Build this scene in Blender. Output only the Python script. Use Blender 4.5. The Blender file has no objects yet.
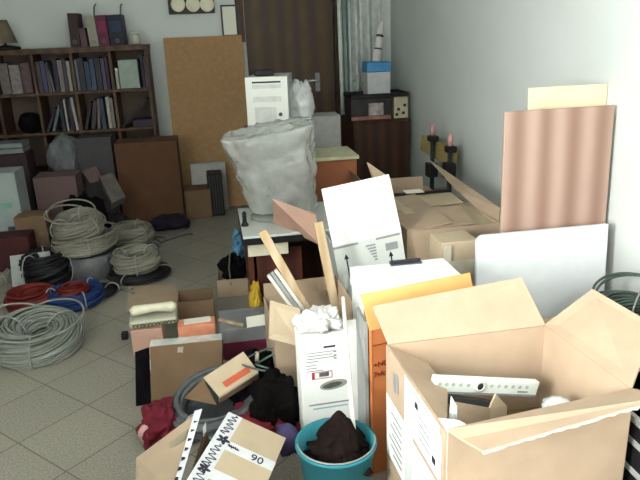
import bpy, bmesh, math, random
from mathutils import Vector, Matrix, noise
C = bpy.context.scene.collection
PI = math.pi
R = math.radians
random.seed(7)

# ---------------------------------------------------------------- camera
CAM_H, FOC = 1.41, 640.0
pit, rol, yaw_ = R(18), R(2.3), R(9)
FW = Vector((math.sin(yaw_)*math.cos(pit), math.cos(yaw_)*math.cos(pit), -math.sin(pit)))
_r0 = Vector((math.cos(yaw_), -math.sin(yaw_), 0)); _u0 = _r0.cross(FW)
RT = _r0*math.cos(rol) - _u0*math.sin(rol)
UP = _u0*math.cos(rol) + _r0*math.sin(rol)
EYE = Vector((0, 0, CAM_H))
cd = bpy.data.cameras.new('camera'); cam = bpy.data.objects.new('camera', cd); C.objects.link(cam)
cd.sensor_width = 36; cd.lens = 36*FOC/640; cd.clip_start = .02
cam.matrix_world = Matrix(((RT.x, UP.x, -FW.x, EYE.x), (RT.y, UP.y, -FW.y, EYE.y), (RT.z, UP.z, -FW.z, EYE.z), (0, 0, 0, 1)))
bpy.context.scene.camera = cam

# ---------------------------------------------------------------- light and exposure
sc = bpy.context.scene
sc.view_settings.view_transform = 'Standard'; sc.view_settings.look = 'None'
sc.view_settings.gamma = 1; sc.view_settings.use_curve_mapping = False
sc.view_settings.exposure = 0.0
w = bpy.data.worlds.new('world'); sc.world = w; w.use_nodes = True
w.node_tree.nodes['Background'].inputs[0].default_value = (.92, .97, 1, 1)
w.node_tree.nodes['Background'].inputs[1].default_value = .6
def area(name, loc, rot, sx, sy, power, col):
    l = bpy.data.lights.new(name, 'AREA'); l.shape = 'RECTANGLE'; l.size = sx; l.size_y = sy
    l.energy = power; l.color = col
    o = bpy.data.objects.new(name, l); o.location = loc; o.rotation_euler = rot; C.objects.link(o)
    return o
# daylight through the window behind the camera and through the one in the left wall
area('window_daylight', (.85, -.84, 1.25), (R(90), 0, 0), 1.1, 1.3, 30, (1.0, .98, .94))
area('side_window_daylight', (-2.54, -.36, 1.70), (R(88), 0, R(-90)), .95, 1.3, 470, (1.0, 1.0, .97))

# ---------------------------------------------------------------- helpers
def at(x, y, Y):
    d = FW*FOC + RT*(x-320) + UP*(240-y); return EYE + d*(Y/d.y)
def gz(x, y, z=0.):
    d = FW*FOC + RT*(x-320) + UP*(240-y); return EYE + d*((z-CAM_H)/d.z)
def atX(x, y, X):
    d = FW*FOC + RT*(x-320) + UP*(240-y); return EYE + d*(X/d.x)
def pbox(x0, y0, x1, y1, Y, d):
    xm, ym = (x0+x1)/2, (y0+y1)/2
    return [at(x0, ym, Y).x, at(x1, ym, Y).x, Y, Y+d, max(0, at(xm, y1, Y).z), at(xm, y0, Y).z]
def lin(h):
    h = h.lstrip('#'); v = [int(h[i:i+2], 16)/255 for i in (0, 2, 4)]
    return tuple(((c/12.92) if c <= .04045 else ((c+.055)/1.055)**2.4) for c in v)
MATS = {}
def mat(name, col, rough=.7, var=.12, scale=18., metal=0., bump=0., alpha=1., wave=None, spec=.3, trans=0.):
    if name in MATS: return MATS[name]
    m = bpy.data.materials.new(name); m.use_nodes = True; nt = m.node_tree; n = nt.nodes; L = nt.links
    b = n['Principled BSDF']; c = lin(col)
    b.inputs['Roughness'].default_value = rough; b.inputs['Metallic'].default_value = metal
    b.inputs['Specular IOR Level'].default_value = spec
    b.inputs['Alpha'].default_value = alpha
    b.inputs['Transmission Weight'].default_value = trans
    tc = n.new('ShaderNodeTexCoord'); nz = n.new('ShaderNodeTexNoise')
    nz.inputs['Scale'].default_value = scale; nz.inputs['Detail'].default_value = 5
    L.new(tc.outputs['Object'], nz.inputs['Vector'])
    rp = n.new('ShaderNodeValToRGB')
    lo = [max(0, k*(1-var)) for k in c]; hi = [min(1, k*(1+var)) for k in c]
    rp.color_ramp.elements[0].color = (*lo, 1); rp.color_ramp.elements[1].color = (*hi, 1)
    rp.color_ramp.elements[0].position = .3; rp.color_ramp.elements[1].position = .7
    L.new(nz.outputs['Fac'], rp.inputs['Fac']); out = rp.outputs['Color']
    if wave:                       # (scale, distortion, second colour, direction)
        wv = n.new('ShaderNodeTexWave'); wv.inputs['Scale'].default_value = wave[0]
        wv.inputs['Distortion'].default_value = wave[1]; wv.inputs['Detail'].default_value = 2
        wv.bands_direction = wave[3]
        mp = n.new('ShaderNodeMapping'); L.new(tc.outputs['Object'], mp.inputs['Vector'])
        mp.inputs['Scale'].default_value = wave[4] if len(wave) > 4 else (1, 1, 1)
        L.new(mp.outputs['Vector'], wv.inputs['Vector'])
        mx = n.new('ShaderNodeMix'); mx.data_type = 'RGBA'
        L.new(wv.outputs['Color'], mx.inputs['Factor']); L.new(out, mx.inputs[6])
        mx.inputs[7].default_value = (*lin(wave[2]), 1); out = mx.outputs[2]
    L.new(out, b.inputs['Base Color'])
    if bump:
        bp = n.new('ShaderNodeBump'); bp.inputs['Strength'].default_value = bump; bp.inputs['Distance'].default_value = .01
        L.new(nz.outputs['Fac'], bp.inputs['Height']); L.new(bp.outputs['Normal'], b.inputs['Normal'])
    MATS[name] = m; return m
def film(name, col, opacity, rough=.25):
    if name in MATS: return MATS[name]
    m = bpy.data.materials.new(name); m.use_nodes = True; nt = m.node_tree; n = nt.nodes; L = nt.links
    b = n['Principled BSDF']; b.inputs['Base Color'].default_value = (*lin(col), 1); b.inputs['Roughness'].default_value = rough
    tc = n.new('ShaderNodeTexCoord'); nz = n.new('ShaderNodeTexNoise'); nz.inputs['Scale'].default_value = 14; nz.inputs['Detail'].default_value = 4
    L.new(tc.outputs['Object'], nz.inputs['Vector'])
    bp = n.new('ShaderNodeBump'); bp.inputs['Strength'].default_value = .5; bp.inputs['Distance'].default_value = .02
    L.new(nz.outputs['Fac'], bp.inputs['Height']); L.new(bp.outputs['Normal'], b.inputs['Normal'])
    mr = n.new('ShaderNodeMapRange'); mr.inputs[3].default_value = max(0, opacity-.22); mr.inputs[4].default_value = min(1, opacity+.22)
    L.new(nz.outputs['Fac'], mr.inputs[0]); L.new(mr.outputs[0], b.inputs['Alpha'])
    MATS[name] = m; return m

class MB:
    def __init__(s): s.v = []; s.f = []
    def add(s, vs, fs):
        k = len(s.v); s.v += [Vector(p) for p in vs]; s.f += [tuple(i+k for i in f) for f in fs]; return s
    def box(s, x0, x1, y0, y1, z0, z1):
        return s.add([(x0,y0,z0),(x1,y0,z0),(x1,y1,z0),(x0,y1,z0),(x0,y0,z1),(x1,y0,z1),(x1,y1,z1),(x0,y1,z1)],
                     [(0,3,2,1),(4,5,6,7),(0,1,5,4),(1,2,6,5),(2,3,7,6),(3,0,4,7)])
    def slab(s, pts, t):           # a polygon given thickness along its normal
        pts = [Vector(p) for p in pts]; n = len(pts)
        nrm = (pts[1]-pts[0]).cross(pts[-1]-pts[0]).normalized()*t
        vs = pts + [p+nrm for p in pts]
        fs = [tuple(reversed(range(n))), tuple(range(n, 2*n))] + [(i, (i+1) % n, n+(i+1) % n, n+i) for i in range(n)]
        return s.add(vs, fs)
    def tube(s, pts, r, seg=6, closed=False, caps=True):
        pts = [Vector(p) for p in pts]; n = len(pts); rings = []
        rr = r if isinstance(r, (list, tuple)) else [r]*n
        t0 = (pts[1]-pts[0]).normalized(); nn = t0.orthogonal().normalized()
        for i in range(n):
            a = pts[i-1] if (i > 0 or closed) else pts[0]; b = pts[(i+1) % n] if (i < n-1 or closed) else pts[-1]
            t = (b-a); t = t.normalized() if t.length > 1e-9 else t0
            nn = (nn - t*nn.dot(t)); nn = nn.normalized() if nn.length > 1e-6 else t.orthogonal().normalized()
            bb = t.cross(nn)
            rings.append([pts[i] + (nn*math.cos(2*PI*k/seg) + bb*math.sin(2*PI*k/seg))*rr[i] for k in range(seg)])
        vs = [p for q in rings for p in q]; fs = []
        for i in range(n if closed else n-1):
            j = (i+1) % n
            for k in range(seg):
                l = (k+1) % seg; fs.append((i*seg+k, i*seg+l, j*seg+l, j*seg+k))
        if caps and not closed: fs += [tuple(reversed(range(seg))), tuple(range((n-1)*seg, n*seg))]
        return s.add(vs, fs)
    def lathe(s, prof, c=(0,0,0), seg=32, sx=1, sy=1):
        n = len(prof); vs = []; fs = []
        for r, z in prof:
            for k in range(seg):
                a = 2*PI*k/seg; vs.append((c[0]+r*sx*math.cos(a), c[1]+r*sy*math.sin(a), c[2]+z))
        for i in range(n-1):
            for k in range(seg):
                l = (k+1) % seg; fs.append((i*seg+k, i*seg+l, (i+1)*seg+l, (i+1)*seg+k))
        if prof[0][0] > 1e-6: fs.append(tuple(reversed(range(seg))))
        if prof[-1][0] > 1e-6: fs.append(tuple(range((n-1)*seg, n*seg)))
        return s.add(vs, fs)
    def blob(s, c, size, amp=.3, freq=3., seed=0, sub=4, floor=None, sharp=False):
        bm = bmesh.new(); bmesh.ops.create_icosphere(bm, subdivisions=sub, radius=1)
        bm.verts.ensure_lookup_table(); vs = []
        off = Vector((seed*7.3, seed*3.1, seed*5.7))
        for v in bm.verts:
            p = v.co.copy()
            q = noise.fractal(p*freq*.5+off, .9, 2.1, 4)
            if sharp: q = -abs(q)*1.6+.35
            p = p*(1+amp*q)
            p = Vector((c[0]+p.x*size[0], c[1]+p.y*size[1], c[2]+p.z*size[2]))
            if floor is not None and p.z < floor: p.z = floor
            vs.append(p)
        fs = [tuple(v.index for v in f.verts) for f in bm.faces]; bm.free()
        return s.add(vs, fs)
    def rot(s, a, c=(0,0,0), axis='Z'):
        m = Matrix.Translation(c) @ Matrix.Rotation(a, 4, axis) @ Matrix.Translation(-Vector(c))
        s.v = [m @ p for p in s.v]; return s
    def build(s, name, m, parent=None, smooth=False, bevel=0., local=True):
        me = bpy.data.meshes.new(name)
        off = Vector((0,0,0))
        if parent is not None and not local:
            q = parent
            while q is not None: off = off + Vector(q.location); q = q.parent
        me.from_pydata([p-off for p in s.v], [], s.f); me.update()
        bm = bmesh.new(); bm.from_mesh(me); bmesh.ops.recalc_face_normals(bm, faces=bm.faces); bm.to_mesh(me); bm.free()
        if smooth:
            for f in me.polygons: f.use_smooth = True
        me.materials.append(m)
        o = bpy.data.objects.new(name, me); C.objects.link(o)
        if parent is not None: o.parent = parent
        if bevel:
            bv = o.modifiers.new('bevel', 'BEVEL'); bv.width = bevel; bv.segments = 2; bv.limit_method = 'ANGLE'
        return o
def tag(o, label, cat, group=None, kind=None):
    o['label'] = label; o['category'] = cat
    if group: o['group'] = group
    if kind: o['kind'] = kind
    return o
def thing(name, label, cat, loc=(0,0,0), rz=0, group=None, rot=None):
    o = bpy.data.objects.new(name, None); C.objects.link(o); o.empty_display_size = .05
    o.location = loc; o.rotation_euler = rot if rot else (0, 0, rz)
    return tag(o, label, cat, group)
def struct(name, mb, m, **k):
    o = mb.build(name, m, **k); o['kind'] = 'structure'; return o
def one(name, label, cat, mb, m, group=None, recenter=True, **k):
    """A thing that is a single mesh, its origin at its base."""
    xs = [p.x for p in mb.v]; ys = [p.y for p in mb.v]; zs = [p.z for p in mb.v]
    c = Vector(((min(xs)+max(xs))/2, (min(ys)+max(ys))/2, min(zs)))
    mb.v = [p-c for p in mb.v]
    o = mb.build(name, m, **k); o.location = c
    return tag(o, label, cat, group)
def text(s, size, o, ex, ey, m, parent, name='printed_text', lift=.001, world=True):
    """Lettering as thin mesh on the plane through o with axes ex (reading direction) and ey (up)."""
    cu = bpy.data.curves.new('t', 'FONT'); cu.body = s; cu.size = size; cu.extrude = .0004
    ob = bpy.data.objects.new('t', cu); me = bpy.data.meshes.new_from_object(ob)
    bpy.data.objects.remove(ob)
    ex = Vector(ex).normalized(); ey = Vector(ey).normalized(); ez = ex.cross(ey)
    off = Vector(parent.location) if world else Vector((0,0,0))
    for v in me.vertices: v.co = Vector(o) - off + ex*v.co.x + ey*v.co.y + ez*(v.co.z+lift)
    me.materials.append(m); me.name = name
    t = bpy.data.objects.new(name, me); C.objects.link(t); t.parent = parent
    return t
def coil_mb(Rm, rs, h, turns, wire, seed=0, seg=5, n=36, loose=.15, stray=0):
    rnd = random.Random(seed); pts = []; ph = rnd.random()*6; cx = cy = 0
    for t in range(turns):
        ph2 = ph + 2.4 + rnd.uniform(-.5, .5); k2 = rnd.uniform(.65, 1.05)
        nx, ny = rnd.uniform(-1, 1)*Rm*loose*.4, rnd.uniform(-1, 1)*Rm*loose*.4
        for i in range(n):
            f = i/n; a = 2*PI*f; p = ph+(ph2-ph)*f
            r = Rm + rs*math.cos(p)*k2; z = h/2+(h/2-wire)*math.sin(p)*k2
            x = cx+(nx-cx)*f; y = cy+(ny-cy)*f
            pts.append((x+r*math.cos(a), y+r*math.sin(a), max(wire, z)))
        ph, cx, cy = ph2, nx, ny
    m = MB().tube(pts, wire, seg)
    for k in range(stray):
        a0 = rnd.uniform(0, 6.28); q = []
        for i in range(30):
            a = a0+i*.13; r = Rm+rs*(.4+1.2*math.sin(i/30*PI))*.8
            q.append((r*math.cos(a), r*math.sin(a), h*(.95+.35*math.sin(i/30*PI))))
        m.tube(q, wire, seg)
    return m
def coil(name, label, loc, Rm, rs, h, turns, wire, m, seed=0, group=None, tilt=(0,0), ties=3, tie_mat=None, stray=0, sx=1.):
    t = thing(name, label, 'cable', loc, 0, group, rot=(tilt[0], tilt[1], 0))
    core = MB().lathe([(Rm-rs*.6, h*.2), (Rm-rs*.6, h*.8), (Rm+rs*.6, h*.8), (Rm+rs*.6, h*.2), (Rm-rs*.6, h*.2)], seg=28)
    cm = coil_mb(Rm, rs, h, turns, wire, seed, stray=stray)
    cm.add(core.v, core.f)
    for p in cm.v: p.x *= sx
    cm.build('windings', m, t, smooth=True)
    for k in range(ties):
        a = 2*PI*(k+.3*seed)/max(1, ties)
        q = []
        for i in range(14):
            b = 2*PI*i/14; r = Rm+(rs+wire*1.5)*math.cos(b); q.append((r*math.cos(a)*sx, r*math.sin(a), h/2+(h/2+wire)*math.sin(b)))
        MB().tube(q, .004, 5, closed=True).build('tie', tie_mat or MATS['grey_plastic'], t, smooth=True)
    return t
def copy_tree(o, parent=None):
    c = o.copy(); C.objects.link(c)
    if parent is not None: c.parent = parent
    for ch in [q for q in bpy.data.objects if q.parent == o]: copy_tree(ch, c)
    return c
CB_T = .005
def open_box(name, label, c, size, m, yaw=0, flaps={}, group=None, flap_mat=None, cat='box', rot=None, inner=None):
    """Open carton. flaps: side -> (length, angle from upright, outward positive)."""
    w_, d_, h_ = size; t = thing(name, label, cat, c, yaw, group, rot=rot)
    q = CB_T; x, y = w_/2, d_/2
    b = MB()
    b.box(-x, x, -y, y, 0, q); b.box(-x, -x+q, -y, y, q, h_); b.box(x-q, x, -y, y, q, h_)
    b.box(-x+q, x-q, -y, -y+q, q, h_); b.box(-x+q, x-q, y-q, y, q, h_)
    b.build('body', m, t)
    for s, (ln, ang) in flaps.items():
        a = R(ang); o, u = math.sin(a)*ln, math.cos(a)*ln
        i = .004
        if s == 'f': p = [(-x+i, -y, h_), (x-i, -y, h_), (x-i, -y-o, h_+u), (-x+i, -y-o, h_+u)]
        if s == 'b': p = [(x-i, y, h_), (-x+i, y, h_), (-x+i, y+o, h_+u), (x-i, y+o, h_+u)]
        if s == 'l': p = [(-x, y-i, h_), (-x, -y+i, h_), (-x-o, -y+i, h_+u), (-x-o, y-i, h_+u)]
        if s == 'r': p = [(x, -y+i, h_), (x, y-i, h_), (x+o, y-i, h_+u), (x+o, -y+i, h_+u)]
        MB().slab(p, -q*.8).build('flap', flap_mat or m, t)
    return t
def closed_box(name, label, c, size, m, yaw=0, group=None, tape=None, cat='box', rot=None, axis='x', bevel=.004, seam=True):
    w_, d_, h_ = size; t = thing(name, label, cat, c, yaw, group, rot=rot); x, y = w_/2, d_/2
    MB().box(-x, x, -y, y, 0, h_-.003).build('body', m, t, bevel=bevel)
    if seam:
        if axis == 'x':
            MB().box(-x, x, -y, -.001, h_-.003, h_).build('top_flap', m, t); MB().box(-x, x, .001, y, h_-.003, h_).build('top_flap', m, t)
        else:
            MB().box(-x, -.001, -y, y, h_-.003, h_).build('top_flap', m, t); MB().box(.001, x, -y, y, h_-.003, h_).build('top_flap', m, t)
    if tape:
        tb = MB(); k = .025
        if axis == 'x':
            tb.box(-x-.001, x+.001, -k, k, h_, h_+.0012); tb.box(-x-.0015, -x-.0003, -k, k, h_-.07, h_+.0012); tb.box(x+.0003, x+.0015, -k, k, h_-.07, h_+.0012)
        else:
            tb.box(-k, k, -y-.001, y+.001, h_, h_+.0012); tb.box(-k, k, -y-.0015, -y-.0003, h_-.07, h_+.0012); tb.box(-k, k, y+.0003, y+.0015, h_-.07, h_+.0012)
        tb.build('packing_tape', tape, t)
    return t
def cbox(name, label, b, m, **k):
    return closed_box(name, label, ((b[0]+b[1])/2, (b[2]+b[3])/2, b[4]), (b[1]-b[0], b[3]-b[2], b[5]-b[4]), m, **k)

# ---------------------------------------------------------------- materials
card = mat('cardboard', '#a8937d', .85, .08, 9, bump=.05)
card_d = mat('cardboard_dark', '#6e5843', .88, .1, 9, bump=.05)
card_l = mat('cardboard_pale', '#b5a48b', .85, .07, 9, bump=.05)
card_p = mat('cardboard_pinkish', '#b49080', .85, .07, 9)
card_o = mat('carton_orange', '#c87a48', .7, .06, 12)
card_y = mat('carton_amber', '#e6ae6c', .7, .05, 12)
white_c = mat('carton_white', '#e9ebe8', .6, .03, 10)
white_g = mat('carton_greyish_white', '#c9ccc9', .65, .04, 10)
white_plastic = mat('white_plastic', '#dcdcd2', .45, .04, 20)
cream_pl = mat('cream_plastic', '#d8d2ba', .45, .05, 20)
grey_pl = mat('grey_plastic', '#8f918e', .5, .06, 20)
dgrey = mat('dark_grey', '#3a3a3a', .6, .15, 25)
black = mat('black_plastic', '#141316', .55, .2, 25)
blackc = mat('black_cloth', '#0f0c10', .95, .35, 18, bump=.4, spec=.08)
tape_w = mat('white_tape', '#d9dade', .4, .04, 30)
tape_c = mat('clear_tape', '#c9b898', .25, .05, 30)
ink = mat('black_ink', '#2a2a35', .7, .1, 40)
ink_g = mat('grey_ink', '#8a8d8f', .7, .1, 40)
ink_r = mat('red_ink', '#a83a44', .7, .1, 40)
ink_dr = mat('dark_red_ink', '#702218', .7, .1, 40)
wood_d = mat('dark_wood', '#4a3020', .55, .2, 6, wave=(3, 4, '#36221a', 'X', (1, 1, .2)))
wood_m = mat('shelf_wood', '#54402f', .6, .15, 6, wave=(3, 4, '#432e22', 'X', (1, 1, .2)))
wood_r = mat('red_brown_wood', '#5a2f22', .55, .15, 6, wave=(3, 4, '#42201a', 'X', (1, 1, .2)))
wood_l = mat('pale_timber', '#bda68a', .7, .1, 8, wave=(5, 5, '#a88f6c', 'X', (1, 1, .1)))
red_cl = mat('red_cloth', '#641626', .9, .2, 14, bump=.3)
teal = mat('teal_plastic', '#297683', .4, .08, 14)
blue_pl = mat('blue_plastic', '#2c74b4', .5, .08, 14)
metal = mat('aluminium', '#c9ced0', .3, .05, 20, metal=.7)
steel = mat('dull_steel', '#77797a', .4, .1, 20, metal=.8)
paper = mat('paper', '#dedccf', .8, .03, 12)
cab_grey = mat('cable_grey', '#7c7f77', .5, .1, 30)
cab_white = mat('cable_white', '#7f7c70', .5, .1, 30)
cab_black = mat('cable_black', '#17161a', .5, .2, 30)
cab_red = mat('cable_red', '#651c18', .5, .15, 30)
cab_blue = mat('cable_blue', '#1d3468', .5, .15, 30)
cab_dkgrey = mat('cable_dark_grey', '#55585a', .5, .15, 30)
bagf = film('plastic_bag', '#d3d6d6', .72)
clearf = film('clear_film', '#e2e8e4', .40, .15)
# ================================================================ the room
XR, YB, XL, YF, ZC = 1.615, 5.75, -2.6, -.9, 2.8
XJ = -1.75  # unseen left wall steps in here, shaped to shade the left side
fl = bpy.data.materials.new('floor_tiles'); fl.use_nodes = True
nt = fl.node_tree; n_ = nt.nodes; L_ = nt.links; b_ = n_['Principled BSDF']; b_.inputs['Roughness'].default_value = .5
tc = n_.new('ShaderNodeTexCoord'); mp = n_.new('ShaderNodeMapping'); mp.inputs['Rotation'].default_value = (0, 0, R(-45)); mp.inputs['Location'].default_value = (.2236, .2678, 0)
br = n_.new('ShaderNodeTexBrick'); br.offset = 0; br.inputs['Scale'].default_value = 1; br.inputs['Brick Width'].default_value = .30; br.inputs['Row Height'].default_value = .30
br.inputs['Mortar Size'].default_value = .003; br.inputs['Mortar Smooth'].default_value = .2
br.inputs['Color1'].default_value = (*lin('#98938a'), 1); br.inputs['Color2'].default_value = (*lin('#9d988d'), 1); br.inputs['Mortar'].default_value = (*lin('#6d675b'), 1)
nz = n_.new('ShaderNodeTexNoise'); nz.inputs['Scale'].default_value = 130; nz.inputs['Detail'].default_value = 3
rp = n_.new('ShaderNodeValToRGB'); rp.color_ramp.elements[0].position = .35; rp.color_ramp.elements[1].position = .68
rp.color_ramp.elements[0].color = (.62, .60, .56, 1); rp.color_ramp.elements[1].color = (1, 1, 1, 1)
mx = n_.new('ShaderNodeMix'); mx.data_type = 'RGBA'; mx.blend_type = 'MULTIPLY'; mx.inputs['Factor'].default_value = 1
L_.new(tc.outputs['Object'], mp.inputs['Vector']); L_.new(mp.outputs['Vector'], br.inputs['Vector']); L_.new(tc.outputs['Object'], nz.inputs['Vector'])
L_.new(nz.outputs['Fac'], rp.inputs['Fac']); L_.new(br.outputs['Color'], mx.inputs[6]); L_.new(rp.outputs['Color'], mx.inputs[7]); L_.new(mx.outputs[2], b_.inputs['Base Color'])
wall_m = mat('wall_paint', '#c6cbc8', .85, .03, 3, bump=.03)
ceil_m = mat('ceiling_paint', '#cfd2d0', .9, .02, 3)
struct('floor', MB().box(XL-.1, XR+.1, YF-.1, YB+.1, -.1, 0), fl)
struct('ceiling', MB().box(XL-.1, XR+.1, YF-.1, YB+.1, ZC, ZC+.1), ceil_m)
struct('wall_right', MB().box(XR, XR+.1, YF-.1, YB, 0, ZC), wall_m)
struct('wall_left', MB().box(XL-.1, XL, YF-.1, -.86, 0, ZC).box(XL-.1, XL, .14, .35, 0, ZC).box(XL-.1, XJ, .3, YB+.1, 0, ZC).box(XL-.1, XL, -.86, .14, 0, 1.0).box(XL-.1, XL, -.86, .14, 2.4, ZC), wall_m)
struct('shade_block', MB().box(-1.15, -.68, .50, 1.05, 0, .74).box(-1.15, .46, .30, .50, 0, .78), wall_m)  # unseen blocks added below the view to keep window light off the heap
DX0, DX1, DZ = at(247, 60, YB).x, at(335, 60, YB).x, 2.08
struct('wall_back', MB().box(XL, DX0, YB, YB+.1, 0, ZC).box(DX1, XR+.1, YB, YB+.1, 0, ZC).box(DX0, DX1, YB, YB+.1, DZ, ZC), wall_m)
WX0, WX1, WZ0, WZ1 = .25, 1.45, .55, 1.95
struct('wall_front', MB().box(XL, WX0, YF-.1, YF, 0, ZC).box(WX1, XR, YF-.1, YF, 0, ZC).box(WX0, WX1, YF-.1, YF, 0, WZ0).box(WX0, WX1, YF-.1, YF, WZ1, ZC), wall_m)
wf = MB()
for a, b, c, d in ((WX0, WX1, WZ0, WZ0+.05), (WX0, WX1, WZ1-.05, WZ1), (WX0, WX0+.05, WZ0, WZ1), (WX1-.05, WX1, WZ0, WZ1), ((WX0+WX1)/2-.025, (WX0+WX1)/2+.025, WZ0, WZ1)):
    wf.box(a, b, YF-.08, YF-.03, c, d)
wo = struct('window_1', wf, white_plastic)
wf = MB()
for a, b, c, d in ((-.86, .14, 1.0, 1.05), (-.86, .14, 2.35, 2.4), (-.86, -.81, 1.0, 2.4), (.09, .14, 1.0, 2.4), (-.385, -.335, 1.0, 2.4)): wf.box(XL-.08, XL-.03, a, b, c, d)
struct('window_2', wf, white_plastic)
bb = mat('baseboard_tile', '#8a8172', .6, .1, 20)
struct('baseboard_back', MB().box(XL, DX0-.07, YB-.012, YB, 0, .08).box(DX1+.07, XR, YB-.012, YB, 0, .08), bb)
struct('baseboard_right', MB().box(XR-.012, XR, YF, YB-.012, 0, .08), bb)
# the door
door_m = mat('door_wood', '#4f3a24', .5, .18, 8, wave=(2.2, 5, '#3c2b1c', 'X', (1, 1, .15)))
d = struct('door_1', MB().box(DX0+.005, DX1-.005, YB+.01, YB+.05, .005, DZ-.005), door_m)
fr = MB().box(DX0-.07, DX0, YB-.02, YB+.06, 0, DZ+.07).box(DX1, DX1+.05, YB-.02, YB+.06, 0, DZ+.07).box(DX0, DX1, YB-.02, YB+.06, DZ, DZ+.07)
o = fr.build('door_frame', wood_d, d, bevel=.004)
hp = at(318, 80, YB-.02)
MB().box(hp.x-.02, hp.x+.02, YB-.002, YB+.01, hp.z-.1, hp.z+.06).build('handle_plate', steel, d)
MB().tube([(hp.x, YB+.01, hp.z), (hp.x, YB-.05, hp.z), (hp.x-.03, YB-.055, hp.z), (hp.x-.11, YB-.05, hp.z-.003)], .010, 8).build('door_handle', metal, d, smooth=True)

# ---------------------------------------------------------------- pictures on the back wall
p0, p1 = at(167, -6, YB-.02), at(215, 13, YB-.02)
f = thing('plate_display', 'dark wall frame holding three round cream plates above the tan board', 'wall decoration', ((p0.x+p1.x)/2, YB-.03, p1.z))
fx, fz = (p1.x-p0.x), (p0.z-p1.z)
MB().box(-fx/2, fx/2, 0, .028, 0, fz).build('frame', mat('olive_dark', '#35352a', .6), f, bevel=.004)
for px_, in ((178,), (193,), (207,)):
    c = at(px_, 4.5, YB-.03); pm = MB().lathe([(0, .004), (.030, .004), (.044, .012), (.058, .014), (.058, .010), (.03, 0), (0, 0)], seg=28)
    for v in pm.v: v.x, v.y, v.z = v.x, -v.z, v.y
    for v in pm.v: v += Vector((c.x-f.location.x, -.001, c.z-f.location.z))
    pm.build('plate', cream_pl, f, smooth=True)
p0, p1 = at(220, 5, YB-.02), at(241, 36, YB-.02)
f = thing('framed_certificate', 'thin dark framed white paper hung beside the door', 'picture', ((p0.x+p1.x)/2, YB-.025, p1.z))
fx, fz = (p1.x-p0.x), (p0.z-p1.z); k = .014
MB().box(-fx/2, -fx/2+k, 0, .02, 0, fz).box(fx/2-k, fx/2, 0, .02, 0, fz).box(-fx/2+k, fx/2-k, 0, .02, 0, k).box(-fx/2+k, fx/2-k, 0, .02, fz-k, fz).build('frame', dgrey, f)
MB().box(-fx/2+k, fx/2-k, .008, .018, k, fz-k).build('paper', paper, f)

# ---------------------------------------------------------------- bookcase
SY, SD = 5.40, .30
xr = at(152, 95, SY).x; COL = .290; T = .022
zs = [at(100, y, SY).z for y in (51, 95, 131)]; pitch = (zs[0]-zs[2])/2; zl = [zs[0]-i*pitch for i in range(5)]
bc = thing('bookcase', 'brown wooden pigeonhole bookcase standing against the back wall', 'bookcase', (xr-1.0, SY, 0))
ox = xr-1.0
xs = [xr-COL*i for i in range(5)]
xs.append(max(xr-COL*5, XJ+.01))
def bcb(name, a, b, y0, y1, c, d_): MB().box(a-ox, b-ox, y0-SY, y1-SY, c, d_).build(name, wood_m, bc, bevel=.002)
bcb('top', xs[-1], xr+.005, SY-.01, SY+SD, zs[0]-.005, zs[0]+.035)
bcb('side_panel', xr-T, xr, SY, SY+SD, 0, zs[0]-.005); bcb('side_panel', xs[-1], xs[-1]+T, SY, SY+SD, 0, zs[0]-.005)
for z in zl[1:]: bcb('shelf', xs[-1]+T, xr-T, SY+.005, SY+SD-.01, max(z, .03)-T/2, max(z, .03)+T/2)
for x in xs[1:-1]: bcb('divider', x-T/2, x+T/2, SY+.008, SY+SD-.01, 0, zs[0]-.005)
MB().box(xs[-1]+T-ox, xr-T-ox, SD-.01, SD, 0, zs[0]-.005).build('back_panel', mat('back_panel', '#5f5148', .8, .1, 6), bc)
cols = ['#43383c', '#54494b', '#5d646c', '#8e8a86', '#39405a', '#31283a', '#58413e', '#716a66', '#26262e', '#9a968e', '#4a3a52', '#2d3a4c']
bookm = [mat('book_cover_%s' % c[1:], c, .6, .1, 30) for c in cols]
cname = ['dark plum', 'dusky mauve', 'slate grey', 'pale grey', 'navy', 'black violet', 'brown', 'warm grey', 'black', 'off white', 'purple', 'dark teal']
def bk(col_, row, xo, wd, ht, ci, lean=0., label=None):
    """one book upright or leaning in pigeonhole; col_ counted from the right end"""
    x0 = xs[col_+1]+T/2+xo; z0 = max(zl[row+1], .03)+T/2+.0005
    m = MB().box(0, wd, 0, .19, 0, ht)
    for v in m.v:
        if lean: v.x, v.z = v.x*math.cos(lean)+v.z*math.sin(lean), -v.x*math.sin(lean)+v.z*math.cos(lean)
    mz = min(v.z for v in m.v)
    for v in m.v: v += Vector((x0, SY+.03, z0-mz))
    return one('book', label, 'book', m, bookm[ci], 'books in the bookcase')
hole = {(0,0): 'top row rightmost', (1,0): 'top row second from right', (2,0): 'top row third from right', (2,1): 'second row third from right', (1,1): 'second row second from right', (0,2): 'third row rightmost'}
ordn = ['first', 'second', 'third', 'fourth', 'fifth', 'sixth', 'seventh', 'eighth']
def row_(col_, row, spec):
    for i, (xo, wd, ht, ci, le) in enumerate(spec):
        bk(col_, row, xo, wd, ht, ci, le, '%s book, %s from left, in the %s pigeonhole' % (cname[ci], ordn[i], hole[(col_, row)]))
row_(2, 0, [(.005, .03, .235, 0, 0), (.04, .03, .24, 4, 0), (.075, .025, .22, 1, 0), (.108, .012, .23, 2, -.1), (.13, .03, .25, 5, 0), (.165, .035, .24, 7, 0), (.205, .022, .25, 0, 0), (.232, .024, .23, 3, 0)])
row_(1, 0, [(.005, .02, .24, 2, 0), (.03, .04, .25, 8, 0), (.075, .035, .22, 11, 0), (.115, .035, .24, 4, 0), (.155, .04, .25, 8, 0), (.20, .028, .24, 10, 0), (.232, .022, .25, 5, 0)])
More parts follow.
